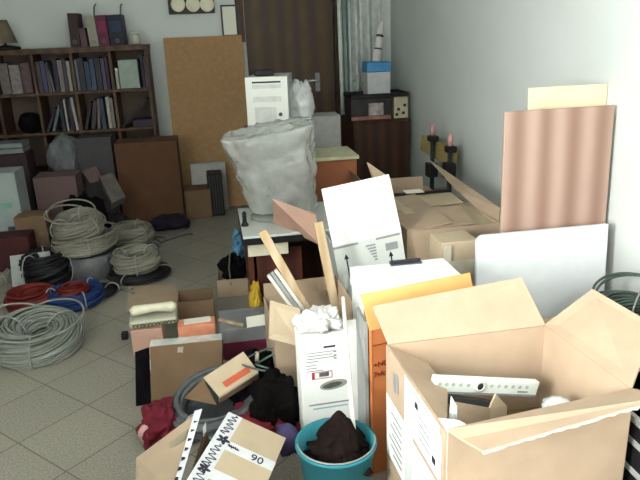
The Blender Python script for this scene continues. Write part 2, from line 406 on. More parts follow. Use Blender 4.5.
row_(0, 0, [(.012, .022, .16, 9, 0), (.215, .02, .25, 8, 0), (.24, .018, .24, 10, 0)])
one('paper_stack', 'pale greenish box of papers in the top right pigeonhole of the bookcase', 'paper box', MB().box(xs[1]+.05, xs[1]+.20, SY+.05, SY+.25, zl[1]+T/2, zl[1]+.23), mat('pale_green_paper', '#8f9c92', .8), bevel=.003)
row_(2, 1, [(.005, .02, .2, 8, .45), (.05, .02, .22, 2, .35), (.13, .025, .24, 8, 0), (.165, .016, .25, 3, 0), (.20, .024, .25, 5, 0), (.235, .022, .26, 9, -.06)])
row_(1, 1, [(.01, .02, .22, 8, .3), (.06, .03, .23, 0, .2), (.11, .02, .24, 7, .12), (.15, .03, .24, 11, 0), (.2, .025, .25, 9, 0), (.228, .025, .24, 7, 0)])
row_(0, 2, [(.03, .018, .2, 7, -.1), (.06, .018, .2, 3, -.12), (.10, .03, .2, 0, 0)])
x0 = xs[1]+T/2; z0 = zl[2]+T/2
one('sloping_board', 'dark board lying aslant in the second pigeonhole down at the right end of the bookcase', 'board', MB().slab([(x0+.02, SY+.03, z0+.001), (x0+.24, SY+.03, z0+.21), (x0+.24, SY+.22, z0+.21), (x0+.02, SY+.22, z0+.001)], .018), bookm[8])
one('binder_lying', 'dark binder lying under the sloping board in the bookcase', 'binder', MB().box(x0+.10, x0+.255, SY+.03, SY+.24, z0, z0+.055), bookm[5], bevel=.003)
x0 = xs[4]+T/2; z0 = zl[1]+T/2
for k, (xo, wd_, ht, c_, lb) in enumerate(((.02, .07, .235, '#6b6363', 'thick dusky bundle of papers at the left in the top row fourth pigeonhole from right'), (.095, .08, .22, '#7b7472', 'thick grey bundle of papers in the middle of the top row fourth pigeonhole from right'), (.18, .07, .235, '#57474a', 'dark mauve bundle of papers at the right in the top row fourth pigeonhole from right'))):
    one('paper_bundle', lb, 'paper bundle', MB().box(x0+xo, x0+xo+wd_, SY+.03, SY+.22, z0+.001, z0+ht), mat('bundle_%d' % k, c_, .85, .25, 40), 'paper bundles in the bookcase', bevel=.006)
z0 = zl[2]+T/2
one('black_pouch', 'round black pouch in the second row of the bookcase near its left end', 'pouch', MB().blob((x0+.16, SY+.12, z0+.075), (.09, .09, .085), .12, 2.5, 5, 4, floor=z0), blackc, smooth=True)
# ---- on top of the bookcase
zt = zs[0]+.0355
def binder(px0, px1, ytop, c, label, lean=0, ring=True, lab=None):
    a, b_, = at(px0, 40, SY+.04).x, at(px1, 40, SY+.04).x; h = at((px0+px1)/2, ytop, SY+.04).z - zt
    t = thing('ring_binder', label, 'binder', ((a+b_)/2, SY+.04, zt), 0, 'binders on top of the bookcase')
    if lean: t.rotation_euler = (0, lean, 0)
    w2 = (b_-a)/2-.0015
    MB().box(-w2, w2, 0, .004, 0, h).box(-w2, -w2+.003, .004, .22, 0, h).box(w2-.003, w2, .004, .22, 0, h).build('cover', c, t, bevel=.001)
    MB().box(-w2+.004, w2-.004, .006, .21, .004, h-.006).build('pages', paper, t)
    if lab: MB().box(-w2*.7, w2*.7, -.0015, 0, h*.45, h*.8).build('spine_label', lab, t)
    if ring:
        rm = MB(); q = [(.012*math.cos(2*PI*i/16), -.001, h*.16+.012*math.sin(2*PI*i/16)) for i in range(16)]
        rm.tube(q, .003, 5, closed=True); rm.build('finger_ring', steel, t, smooth=True)
    return t
binder(69.5, 79.5, 13, mat('binder_dark_brown', '#342026', .6), 'dark brown binder standing leftmost on top of the bookcase', .035)
binder(80.5, 87, 28, mat('binder_mauve', '#57404a', .6), 'short thin mauve binder on the bookcase top beside the dark brown binder', -.03, ring=False)
binder(89, 98.5, 16, mat('binder_white', '#8f8a80', .6), 'off white binder standing on top of the bookcase', -.035)
binder(99, 109.5, 15, mat('binder_maroon', '#5a1d38', .6), 'maroon binder standing on the bookcase between the white and navy binders', -.03, lab=mat('spine_rose', '#7c2b4c', .7))
binder(110, 125, 14.5, mat('binder_navy', '#1b1c2c', .6), 'wide navy black binder standing at the right of the row on the bookcase', -.03, lab=mat('spine_blue', '#2a3550', .7))
a, b_ = at(93, 10, SY+.2), at(120, 10, SY+.2)
for q, nm, y1, y2 in ((a, 'left', 4, 1), (b_, 'right', 3, 2)):
    tops = at(94.5 if nm == 'left' else 121, 4, SY+.2); bot = Vector((q.x-.012, SY+.27, zt))
    one('wire_hook', 'thin green wire hook rising above the %s binder on the bookcase' % ('white' if nm == 'left' else 'navy'), 'hook', MB().tube([bot, (q.x-.01, SY+.27, zt+.22), (q.x, SY+.27, zt+.3), tops+Vector((0, .07, .005))], .006, 6), mat('green_wire', '#35544c', .5), smooth=True)
c = at(136, 46, SY+.1)
j = thing('small_jar', 'small pale jar standing at the right end on the bookcase top', 'jar', (c.x, SY+.1, zt))
MB().lathe([(.0, 0), (.035, 0), (.042, .02), (.042, .07), (.03, .085), (0, .085)], seg=20).build('body', mat('jar_pale', '#a9aaa2', .4), j, smooth=True)
MB().lathe([(.033, .084), (.033, .1), (0, .1)], seg=20).build('lid', mat('jar_lid', '#c4c2b4', .5), j, smooth=True)
c = at(5, 46, SY+.1)
j = thing('desk_lamp', 'tan tapered lamp shade on a dark base at the left end of the bookcase', 'lamp', (c.x, SY+.12, zt))
MB().lathe([(0, 0), (.105, 0), (.105, .02), (.02, .035), (0, .035)], seg=24).build('base', black, j, smooth=True)
MB().lathe([(.012, .034), (.012, .06)], seg=10).build('stem', black, j)
MB().lathe([(.09, .05), (.04, .22), (.034, .22), (.084, .052)], seg=24).build('lamp_shade', mat('lamp_tan', '#6d6450', .8), j, smooth=True)

# ---------------------------------------------------------------- boards leaning on the back wall
tl, tr_, bl_, br_ = at(163, 38, 5.66), at(242, 37, 5.66), at(178, 192, 5.42), at(245, 192, 5.42)
xa, xb = (tl.x+.0), tr_.x
fb = mat('fibreboard', '#9c7a56', .8, .1, 25, bump=.05)
bz = tl.z
one('large_board', 'large tan fibreboard panel leaning on the back wall between bookcase and door', 'panel', MB().slab([(xa, 5.42, .003), (xb, 5.42, .003), (xb, 5.69, bz), (xa, 5.69, bz)], -.018), fb, bevel=.002)
one('white_panel_strip', 'narrow whitish board edge showing behind the large tan panel beside the door', 'panel', MB().slab([(xb-.2, 5.48, .003), (xb+.035, 5.48, .003), (xb+.035, 5.725, bz-.06), (xb-.2, 5.725, bz-.06)], -.015), mat('whitish_board', '#a9aba6', .7))

# ---------------------------------------------------------------- in front of the bookcase
b = pbox(119, 142, 181, 226, 5.02, .28); b[4] = 0
cbox('cardboard_box', 'big dark brown carton standing in front of the bookcase right end', b, mat('carton_brown', '#553a28', .85, .12, 8), tape=None)
b = pbox(184, 190, 211, 207, 5.12, .2); b[4] = 0
cbox('low_box', 'low brown box on the floor in front of the tan panel', b, card_d)
b = pbox(192, 163, 227, 207, 5.34, .07); b[4] = 0
t = cbox('printed_carton', 'slim white printed carton leaning against the tan panel behind a black case', b, mat('printed_white', '#a9a8a2', .6), seam=False)
MB().box(-.14, -.04, -.0365, -.0352, .10, .2).build('printed_picture', mat('print_lilac', '#6e6b86', .6), t)
b = pbox(208, 173, 223, 208, 5.16, .14); b[4] = 0
t = thing('black_speaker', 'upright black ridged case on the floor before the white printed carton', 'case', ((b[0]+b[1])/2, b[2], 0))
w2 = (b[1]-b[0])/2; h = b[5]
MB().box(-w2, w2, 0, .14, 0, h).build('body', black, t, bevel=.008)
rb = MB()
for i in range(5): rb.box(-w2*.8+i*w2*.36, -w2*.8+i*w2*.36+w2*.16, -.006, .001, .02, h-.02)
rb.build('front_ribs', dgrey, t)
one('dark_bag', 'crumpled black violet bag on the floor in front of the brown carton', 'bag', MB().blob((at(168, 207, 4.92).x, 4.90, .05), (.15, .10, .06), .25, 3, 11, 4, floor=.001), mat('violet_black', '#1f1a28', .8, .3, 14), smooth=True)

# ---------------------------------------------------------------- PC corner behind the monitor
tz = .70
xa = at(268, 100, 3.75).x
cbox('tall_carton', 'brown carton under the white computer tower behind the wrapped monitor', (xa-.13, xa+.22, 3.72, 4.15, 0, at(268, 133, 3.75).z), card_d, tape=tape_c)
b = pbox(246.5, 77, 288, 133, 3.75, .36); z_ = at(268, 133, 3.75).z+.001; b[4] = z_
t = thing('computer_tower', 'white computer tower standing upright behind the plastic wrapped monitor', 'computer', ((b[0]+b[1])/2, b[2], z_), -R(12))
w2 = (b[1]-b[0])/2; h = b[5]-z_
MB().box(-w2, w2, .012, .36, 0, h).build('case', mat('tower_side', '#a9aeaa', .6), t, bevel=.004)
MB().box(-w2-.002, w2+.002, 0, .013, -0, h+.002).build('front_panel', mat('tower_front', '#d9dad4', .5, .03), t, bevel=.004)
MB().box(-w2*.68, w2*.70, -.002, .001, h*.895, h*.925).build('drive_slot', ink, t)
MB().box(-w2*.68, w2*.70, -.003, .001, h*.80, h*.87).build('drive_bay_cover', mat('bay_cover', '#c3c4bf', .5), t)
MB().box(-w2*.68, w2*.70, -.003, .001, h*.56, h*.66).build('drive_bay_cover', MATS['bay_cover'], t)
MB().box(-w2*.62, w2*.42, -.003, .001, h*.05, h*.46).box(-w2*.62, w2*.42, -.006, -.003, h*.45, h*.47).build('lower_panel', MATS['bay_cover'], t)
bm_ = MB().lathe([(0, 0), (.011, 0), (.011, .006), (0, .006)], seg=16)
for v in bm_.v: v.x, v.y, v.z = v.x+w2*.62, -v.z, v.y+h*.33
bm_.build('power_button', dgrey, t)
one('power_adapter', 'small black adapter lying on top of the white computer tower', 'adapter', MB().box(xa-.06, xa+.05, 3.82, 3.92, b[5]+.003, b[5]+.035), black, bevel=.006)
c = at(301, 122, 3.95)
one('plastic_bag', 'translucent crumpled plastic bag beside the white computer tower', 'bag', MB().blob((c.x+.0, 3.95, at(301, 104, 3.95).z), (.085, .09, .15), .35, 3, 4, 4, sharp=True, floor=z_), bagf, smooth=True)

# low stand with the wrapped monitor
DZ_ = .48
fl_, fr_ = gz(243, 237, DZ_), gz(322, 227, DZ_); bk_ = gz(232, 209, DZ_)
x0, x1, y0, y1 = fl_.x-.0, fl_.x+.50, fl_.y, bk_.y
ds = thing('low_desk', 'low desk with a white black edged top and red brown legs', 'desk', ((x0+x1)/2, y0, 0))
wx = (x1-x0)/2; dd = y1-y0
MB().box(-wx, wx, 0, dd, DZ_-.012, DZ_).build('tabletop', mat('desk_white', '#c6c9c4', .5, .04), ds)
MB().box(-wx-.003, wx+.003, -.004, dd+.003, DZ_-.045, DZ_-.012).build('edge_band', black, ds)
MB().box(-wx+.02, -wx+.22, .03, .045, DZ_-.115, DZ_-.055).build('drawer', cream_pl, ds)
MB().box(-wx+.02, -wx+.045, .05, dd-.04, 0, DZ_-.045).build('leg', wood_r, ds)
MB().box(wx-.045, wx-.02, .05, dd-.04, 0, DZ_-.045).build('leg', wood_r, ds)
MB().box(-wx+.06, -wx+.16, .06, .10, 0, DZ_-.115).build('leg', wood_r, ds)
MB().box(-wx+.045, wx-.045, dd-.08, dd-.06, .05, DZ_-.045).build('back_board', wood_d, ds)
c = gz(245, 226, DZ_)
pw = thing('pawn_ornament', 'little black pawn shaped ornament on the white desk corner', 'ornament', (c.x, c.y, DZ_+.001))
MB().lathe([(0, 0), (.019, 0), (.019, .008), (.012, .018), (.010, .045), (.013, .05), (.009, .054), (.012, .064), (.006, .076), (0, .078)], seg=20).build('body', black, pw, smooth=True)
c = gz(277, 221, DZ_)
mo = thing('wrapped_monitor', 'bulky monitor wrapped in a cloudy plastic bag on the low desk', 'monitor', (c.x, c.y+.08, DZ_+.001))
MB().lathe([(0, 0), (.13, 0), (.13, .018), (.10, .030), (.05, .032), (0, .032)], seg=28, sx=1., sy=.8).build('foot', mat('monitor_foot', '#86877f', .5), mo, smooth=True)
MB().lathe([(.05, .03), (.045, .07), (0, .07)], seg=16).build('neck', dgrey, mo, smooth=True)
Yc = c.y+.08
zt_ = at(266, 128, Yc).z - DZ_; xl_, xr2 = at(222, 140, Yc).x-c.x, at(312, 130, Yc).x-c.x
MB().box(xl_+.11, xr2-.05, -.10, .14, .11, zt_-.05).build('display', mat('monitor_body', '#6e6863', .6, .15, 8), mo, bevel=.02)
bl2, br2 = at(251, 205, Yc).x-c.x, at(315, 205, Yc).x-c.x
bg = MB(); n1 = 84; rings = 40; vs = []; fs = []
for i in range(rings+1):
    f = i/rings
    if f < .8:
        g = f/.8; z = .052+(zt_-.064)*g
        xlo = bl2+(xl_-bl2)*g; xhi = br2+(xr2-br2)*g; yd = .14+.06*g; k = 1
    else:
        g = (f-.8)/.2; z = zt_-.012+.022*math.sin(g*PI*.5); k = 1-g*.999; xlo, xhi, yd = xl_, xr2, .20
    cxm, rx = (xlo+xhi)/2, (xhi-xlo)/2
    for j in range(n1):
        a = 2*PI*j/n1; ca, sa = math.cos(a), math.sin(a); e = .5
        px_ = math.copysign(abs(ca)**e, ca)*rx*k; py_ = math.copysign(abs(sa)**e, sa)*yd*k
        p = Vector((cxm+px_, py_+.01, z)); q = noise.fractal(Vector((p.x*14+p.z*6, p.y*14, p.z*7))+Vector((3, 1, 8)), .8, 2.2, 4)
        d_ = (.017+.016*g if f < .8 else .03)*q; p += Vector((ca*d_, sa*d_, d_*.7)); p.z += (px_/max(rx, .01))*.035*(g if f < .8 else 1); vs.append(p)
for i in range(rings):
    for j in range(n1):
        l = (j+1) % n1; fs.append((i*n1+j, i*n1+l, (i+1)*n1+l, (i+1)*n1+j))
bg.add(vs, fs); bg.build('plastic_wrap', film('cloudy_film', '#c2c5c1', .46, .16), mo, smooth=True)
# cardboard sheet slipping off the desk
one('cardboard_sheet', 'pinkish brown cardboard sheet slanting off the front of the low desk', 'cardboard sheet', MB().slab([at(273, 199, 3.02), gz(274, 223, DZ_+.004), at(320, 244, 2.895), at(316, 214, 2.95)], .005), card_p)

# boxes right of the desk
b = pbox(308, 116, 341, 160, 4.45, .22); b[4] = 0
t = cbox('upright_carton', 'tall plain grey white carton standing in front of the door', b, mat('greywhite', '#a8a9a6', .7), tape=None)
b = pbox(312, 160, 357, 196, 3.95, .34); b[4] = 0
t = cbox('orange_carton', 'orange brown carton with a pale sheet of paper lying on it', b, mat('carton_rust', '#a5684a', .8, .08, 9), seam=False)
tb_ = MB().box(-.17, .17, -.003, .30, 0, .02); zz = b[5]
one('paper_stack', 'pale yellowish paper stack lying on the orange brown carton', 'papers', MB().box(b[0]-.03, b[1]+.012, 3.93, 4.30, zz+.001, zz+.022), mat('paper_yellow', '#c9c7a6', .8))
one('small_black_plug', 'small black plug on the paper stack beside the grey white carton', 'plug', MB().box(b[0]-.005, b[0]+.05, 4.16, 4.22, zz+.023, zz+.07), black, bevel=.008)

# ---------------------------------------------------------------- cabinet in the corner
CY = 5.0
x0, x1 = at(354, 140, CY).x, at(409, 140, CY).x
zt2 = at(380, 120, CY).z
cb = thing('corner_cabinet', 'dark brown wooden cabinet standing in the back right corner', 'cabinet', ((x0+x1)/2, CY, 0))
w2 = (x1-x0)/2
MB().box(-w2, w2, .02, .5, 0, zt2-.02).build('carcass', wood_d, cb)
MB().box(-w2-.006, w2+.002, -.004, .5, zt2-.02, zt2).build('top', wood_d, cb, bevel=.003)
MB().box(-w2+.004, w2-.004, 0, .02, .07, zt2-.024).build('door', wood_d, cb, bevel=.002)
b = pbox(351, 93, 391, 119, CY+.03, .26); b[4] = zt2+.001; b[5] = at(370, 98, CY+.03).z
t = cbox('picture_box', 'dark box printed with pictures standing on the corner cabinet', b, mat('dark_print', '#2d2a2c', .5, .5, 12), seam=False)
w3 = (b[1]-b[0])/2; h3 = b[5]-b[4]
MB().box(-.02, .10, -.1312, -.1302, .035, .13).build('printed_flower', mat('print_pale', '#a49a98', .6, .5, 20), t)
MB().box(-w3, w3, -.1314, -.1304, .002, .03).build('printed_band', mat('print_rose', '#94685a', .6, .4, 20), t)
b2 = pbox(394, 97, 408, 119, CY+.03, .2); b2[4] = zt2+.001; b2[5] = b[5]
t = cbox('spotted_box', 'small cream box with black spots beside the dark picture box', b2, mat('cream_print', '#b5ad90', .6), seam=False)
for q in ((-.02, .06), (.02, .03), (.03, .09), (-.035, .02)): MB().box(q[0]-.012, q[0]+.012, -.1012, -.1002, q[1], q[1]+.022).build('printed_spot', ink, t)
t = thing('dark_tray', 'flat dark tray lying across the boxes on the corner cabinet', 'tray', ((b[0]+b2[1])/2, CY+.01, b[5]+.001))
w4 = (b2[1]-b[0])/2-.0
MB().box(-w4, w4-.005, 0, .28, 0, .012).box(-w4, w4, -.006, 0, 0, .032).box(-w4, w4, .28, .286, 0, .032).box(-w4-.006, -w4, 0, .28, 0, .032).box(w4-.005, w4, 0, .28, 0, .032).build('tray_body', black, t, bevel=.003)
zb = b[5]+.014
b3 = pbox(367, 62, 391, 92, CY+.05, .17); b3[4] = zb
t = thing('lidded_bin', 'white plastic box with a blue lid on the dark tray', 'box', ((b3[0]+b3[1])/2, CY+.05, zb))
w5 = (b3[1]-b3[0])/2; h5 = b3[5]-zb
MB().box(-w5+.004, w5-.004, .004, .17, 0, h5*.70).build('body', mat('bin_white', '#b7b7b8', .5), t, bevel=.006)
MB().box(-w5, w5, 0, .175, h5*.70, h5).build('lid', mat('bin_blue', '#3f82b4', .5), t, bevel=.006)
q0, q1 = Vector((at(376, 60, CY+.13).x, CY+.13, zb+h5+.002)), at(382, 22, CY+.16)
t = thing('sealant_tube', 'white sealant tube with dark bands standing on the blue lid', 'tube', q0)
dv = q1-q0
MB().tube([dv*0, dv*.30], .030, 14).tube([dv*.34, dv*.62], .026, 14).tube([dv*.68, dv*.86, dv*1.0], [.026, .024, .012], 14).build('tube_body', mat('tube_white', '#c2c0bb', .4), t, smooth=False)
MB().tube([dv*.30, dv*.34], .031, 14).build('dark_band', ink, t); MB().tube([dv*.62, dv*.68], .029, 14).build('dark_band', ink, t)
# translucent lengths in the corner
def sheet(name, label, xs0, xs1, Y0, m, zlo, fold, seed, slant):
    v = []; f = []; nx, nz = 26, 30
    for i in range(nz+1):
        for j in range(nx+1):
            u, vv = j/nx, i/nz; z = zlo+(2.35-zlo)*vv
            x = xs0+(xs1-xs0)*u + slant*(vv-.5) + .01*noise.noise((u*4, vv*3, seed)); y = Y0+fold*math.sin(u*PI*5+seed+noise.noise((0, vv*2, seed)))
            v.append((x, y, z))
    for i in range(nz):
        for j in range(nx):
            a = i*(nx+1)+j; f.append((a, a+1, a+nx+2, a+nx+1))
    m_ = MB().add(v, f)
    o = one(name, label, 'plastic film', m_, m, smooth=True)
    sd = o.modifiers.new('thickness', 'SOLIDIFY'); sd.thickness = .002
    return o
sheet('hanging_film', 'hanging sheet of clear plastic film in the back corner beside the cabinet', at(353, 60, 5.55).x, at(383, 60, 5.55).x, 5.60, clearf, .01, .045, 2.1, .0)
for i, (px_, r_, m_, lb) in enumerate(((341.5, .018, mat('pipe_pale', '#c3c9c4', .4), 'pale plastic pipe standing upright beside the door frame'), (346.5, .022, mat('pipe_teal', '#6d7f7c', .4), 'dark greenish pipe standing upright in the corner'), (351.5, .016, mat('pipe_grey', '#b4bcb8', .4), 'thin grey pipe standing right of the dark greenish pipe'))):
    p_ = at(px_, 60, 5.63); one('plastic_pipe', lb, 'pipe', MB().tube([(p_.x, 5.60, .002), (p_.x, 5.66, 1.2), (p_.x, 5.70, 2.3)], r_, 12), m_, 'pipes in the back corner', smooth=True)
# ================================================================ big open carton in front
def quadbox(name, label, P, h, m, z0=0., t=.006, cat='box'):
    """open carton on four floor corners (counter-clockwise from the near left)"""
    c = (P[0]+P[1]+P[2]+P[3])/4; th = thing(name, label, cat, (c.x, c.y, z0)); b = MB()
    for i in range(4):
        p, q = P[i], P[(i+1) % 4]
        b.slab([(p.x, p.y, z0), (p.x, p.y, z0+h), (q.x, q.y, z0+h), (q.x, q.y, z0)], -t)
    b.slab([(p.x, p.y, z0+.001) for p in P], t)
    b.build('body', m, th, local=False); return th
BH = .55
P = [gz(447, 431, BH), gz(632, 390, BH), gz(545, 326, BH), gz(388, 345, BH)]
P = [Vector((p.x, p.y, 0)) for p in P]
big = quadbox('large_carton', 'large open cardboard carton in the right front with its flaps spread', P, BH, card)
def up(p, z): return Vector((p.x, p.y, z))
def flap(pts, m=card, t=.005, par=big, label=None):
    o = MB().slab(pts, t).build('flap', m, par, local=False)
    if label: o['label'] = label
    return o
N_, NR_, FR_, FL_ = [up(p, BH) for p in P]
flap([FL_, FR_, at(521, 278, FR_.y+.10), at(372, 307, FL_.y+.10)], card)
flap([N_, FL_, gz(413, 356, BH-.075)+Vector((.03, 0, 0)), gz(437, 392, BH-.07)+Vector((.03, 0, 0))], card)
flap([FR_, NR_, atX(655, 326, NR_.x+.18), atX(593, 290, FR_.x+.16)], card)
e0, e1 = at(483, 453, 1.075), at(668, 399, 1.12)
flap([NR_, N_, at(462, 441, 1.135), e0, e1], card)
# pale torn edge along the front flap
te = MB(); rnd = random.Random(3); pts = []
for i in range(40):
    f = i/39; p = e0.lerp(e1, f); pts.append(p+Vector((0, rnd.uniform(-.002, .002), rnd.uniform(-.002, .002))))
te.tube(pts, [.0028+rnd.uniform(-.001, .0012) for _ in pts], 6).build('torn_edge', mat('torn_paper', '#bfb6a6', .9, .1, 60), big, local=False)
# corner tape and printed labels on the left face
def onleft(s, z, lift=.0015, extra=.0):     # s: 0 near corner .. 1 far corner
    d = (P[3]-P[0]); n = Vector((d.y, -d.x, 0)).normalized()*-1
    if n.x > 0: n = -n
    p = P[0]+d*s; return Vector((p.x, p.y, z))+n*(lift if lift > .006 else lift+.0062)
def lab(name, s0, s1, z0, z1, m, lift=.0012, sk=0):
    lift += .0062
    return MB().slab([onleft(s0, z0, lift), onleft(s1, z0+sk, lift), onleft(s1, z1+sk, lift), onleft(s0, z1, lift)], .0006).build(name, m, big, local=False)
lab('printed_label', .03, .47, .40, .525, white_c); lab('printed_label', .03, .47, .24, .385, white_c)
lab('printed_label', .62, .985, .20, .40, white_c); lab('side_tape', .47, .62, .20, BH-.004, tape_w)
lab('printed_strip', .48, .60, .21, .53, white_g, .0022)
bar = MB()
for i in range(26):
    s = .10+.36*i/26; bar.slab([onleft(s, BH-.02, .003), onleft(s+.007, BH-.02, .003), onleft(s+.007, BH-.004, .003), onleft(s, BH-.004, .003)], .0005)
lab('printed_label', .05, .47, BH-.024, BH-.001, white_c, .0022)
bar.build('barcode', ink_g, big, local=False)
for s, z in ((.10, .425), (.38, .50), (.12, .34), (.22, .27)):
    MB().slab([onleft(s, z, .0032), onleft(s+.05, z, .0032), onleft(s+.05, z+.018, .0032), onleft(s, z+.018, .0032)], .0005).build('printed_mark', ink, big, local=False)
ln = MB()
for k in range(7): ln.slab([onleft(.66, .23+k*.022, .0032), onleft(.66+.28*(.6+.4*((k*37) % 5)/5), .23+k*.022, .0032), onleft(.66+.28*(.6+.4*((k*37) % 5)/5), .235+k*.022, .0032), onleft(.66, .235+k*.022, .0032)], .0004)
for k in range(4): ln.slab([onleft(.18, .43+k*.02, .0032), onleft(.36, .43+k*.02, .0032), onleft(.36, .434+k*.02, .0032), onleft(.18, .434+k*.02, .0032)], .0004)
ln.build('printed_lines', ink_g, big, local=False)
lab('printed_arrow', .80, .84, .445, .50, ink_g, .002); lab('printed_arrow', .74, .78, .455, .51, ink_g, .002)
# corner tape
k0 = N_
MB().slab([k0+Vector((-.002, .05, .001)), k0+Vector((-.002, -.003, .001)), k0+Vector((.055, .001, .0012)), k0+Vector((.04, .03, .0012))], .0012).build('corner_tape', tape_w, big, local=False)
dn = (P[1]-P[0]).normalized()
MB().slab([k0+Vector((0, -.0025, -.2)), k0+dn*.014+Vector((0, -.0025, -.2)), k0+dn*.014+Vector((0, -.0025, 0)), k0+Vector((0, -.0025, 0))], .001).build('corner_tape', tape_w, big, local=False)
# ---- what lies in the large carton
cen = (P[0]+P[1]+P[2]+P[3])/4
fillz = .33
ib = [p.lerp(cen, .045) for p in P]
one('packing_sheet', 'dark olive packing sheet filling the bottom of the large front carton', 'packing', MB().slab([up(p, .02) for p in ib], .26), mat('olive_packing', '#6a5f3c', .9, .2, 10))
a, b = at(434, 385, 1.44), at(538, 389, 1.50)
sl = thing('spirit_level', 'white spirit level with a row of dots lying across inside the large front carton', 'level', a)
dx = (b-a); L = dx.length; ex = dx.normalized(); ey = Vector((-ex.y, ex.x, 0)).normalized(); ez = ex.cross(ey)
def slb(x0, x1, y0, y1, z0, z1):
    m_ = MB().box(x0, x1, y0, y1, z0, z1); m_.v = [ex*p.x+ey*p.y+ez*p.z for p in m_.v]; return m_
slb(0, L, 0, .022, -.024, .022).build('body', mat('level_white', '#dfe6e0', .4, .03), sl, bevel=.003)
slb(.001, L-.001, -.002, .0, -.024, -.018).build('lower_edge', ink_g, sl)
rg = MB().lathe([(.010, 0), (.017, 0), (.017, .004), (.010, .004), (.010, 0)], seg=20); vi = MB().lathe([(0, 0), (.0105, 0), (.0105, .003), (0, .003)], seg=20)
for q, nm, mm in ((rg, 'vial_ring', white_plastic), (vi, 'vial', ink)):
    q.v = [ex*(p.x+L*.42)+ey*(-p.z-.0005)+ez*(p.y+.002) for p in q.v]; q.build(nm, mm, sl, smooth=True)
for f in (.05, .11, .17, .24, .31, .53, .60, .67, .74, .81, .88):
    q = MB().lathe([(0, 0), (.0055, 0), (.0055, .001), (0, .001)], seg=12); q.v = [ex*(p.x+L*f)+ey*(-p.z-.0005)+ez*(p.y+.004) for p in q.v]; q.build('printed_dot', mat('dot_grey', '#b4bcb6', .6), sl)
slb(L*.80, L*.90, -.0015, 0, -.013, -.008).build('printed_mark', ink_g, sl)
c = at(478, 404, 1.41)
one('dark_profile', 'dark grey flat bar lying below the spirit level in the large front carton', 'bar', MB().slab([at(437, 395, 1.42), at(494, 402, 1.45), at(494, 402, 1.45)+Vector((0, .05, -.02)), at(437, 395, 1.42)+Vector((0, .05, -.02))], -.02), dgrey)
ic = thing('small_carton', 'small opened cardboard piece standing inside the large front carton', 'box', at(478, 425, 1.30))
MB().slab([at(455, 440, 1.26), at(456, 402, 1.28), at(490, 408, 1.33), at(490, 440, 1.33)], .004).build('panel', card, ic, local=False)
MB().slab([at(490, 440, 1.33), at(490, 408, 1.33), at(496, 394, 1.36), at(507, 406, 1.39), at(507, 436, 1.39)], .004).build('side_panel', card_l, ic, local=False)
MB().slab([at(447, 432, 1.27), at(451, 396, 1.29), at(457, 407, 1.27), at(457, 432, 1.26)], .004).build('white_flap', white_g, ic, local=False)
one('crumpled_film', 'crumpled scrap of clear film by the right wall inside the large front carton', 'plastic scrap', MB().blob(at(556, 404, 1.38), (.04, .025, .018), .4, 4, 8, 3, sharp=True), bagf, smooth=True)

# ================================================================ orange carton and white boxes behind it
oy = P[3].y+.12
a, b = at(361, 295, oy+.02), at(470, 273, oy+.12)
d = Vector((b.x-a.x, b.y-a.y, 0)); dn2 = d.normalized(); bk2 = Vector((.12, 1, 0)).normalized()
oc = thing('orange_carton', 'tall orange carton with an amber top flap wedged behind the large front carton', 'box', Vector((a.x, a.y, 0))+d/2+bk2*.1)
ztop = .53
A0, B0 = Vector((a.x+.026, a.y, 0)), Vector((b.x+.026, b.y, 0))
bd = MB()
bd.slab([A0, A0+d*0+Vector((0, 0, ztop)), B0+Vector((0, 0, ztop)), B0], .006)
bd.slab([B0, B0+Vector((0, 0, ztop)), B0+bk2*.17+Vector((0, 0, ztop)), B0+bk2*.17], .006)
bd.slab([A0+bk2*.17, A0+bk2*.17+Vector((0, 0, ztop)), A0+Vector((0, 0, ztop)), A0], .006)
bd.slab([B0+bk2*.17, B0+bk2*.17+Vector((0, 0, ztop)), A0+bk2*.17+Vector((0, 0, ztop)), A0+bk2*.17], .006)
bd.build('body', card_o, oc, local=False)
MB().slab([A0+Vector((0, 0, ztop)), B0+Vector((0, 0, ztop)), b, a], -.005).build('flap', card_y, oc, local=False)
pe = MB()
for i in range(30):
    p = (A0+Vector((0, 0, ztop))).lerp(a, .62).lerp((B0+Vector((0, 0, ztop))).lerp(b, .55), i/60+.08); pe.add([p+dn2*-.003-bk2*.0015, p+dn2*.003-bk2*.0015, p+dn2*.003-bk2*.0015+Vector((0, 0, .003)), p-dn2*.003-bk2*.0015+Vector((0, 0, .003))], [(0, 1, 2, 3)])
pe.build('perforation', ink_dr, oc, local=False)
to = A0+dn2*.010-bk2*.001
text('\u25aaNOBO', .026, to+Vector((0, 0, .40)), dn2, (0, 0, 1), ink_dr, oc)
text('7eh:ez', .026, to+Vector((0, 0, .365)), dn2, (0, 0, 1), ink_dr, oc)
MB().slab([to+Vector((0, -.001, .475)), to+dn2*.08+Vector((0, -.001, .475)), to+dn2*.08+Vector((0, -.001, .478)), to+Vector((0, -.001, .478))], .0005).build('printed_line', ink_dr, oc, local=False)
# grey plank edges between the white carton and the orange carton
for i, (x_, mm, lb) in enumerate(((366, grey_pl, 'narrow grey plank standing on edge between the printed white carton and orange carton'),)):
    p = at(x_, 322, oy+.03+.03*i); one('plank', lb, 'plank', MB().box(p.x-.005, p.x+.005, p.y, p.y+.12, .001, p.z), mm)
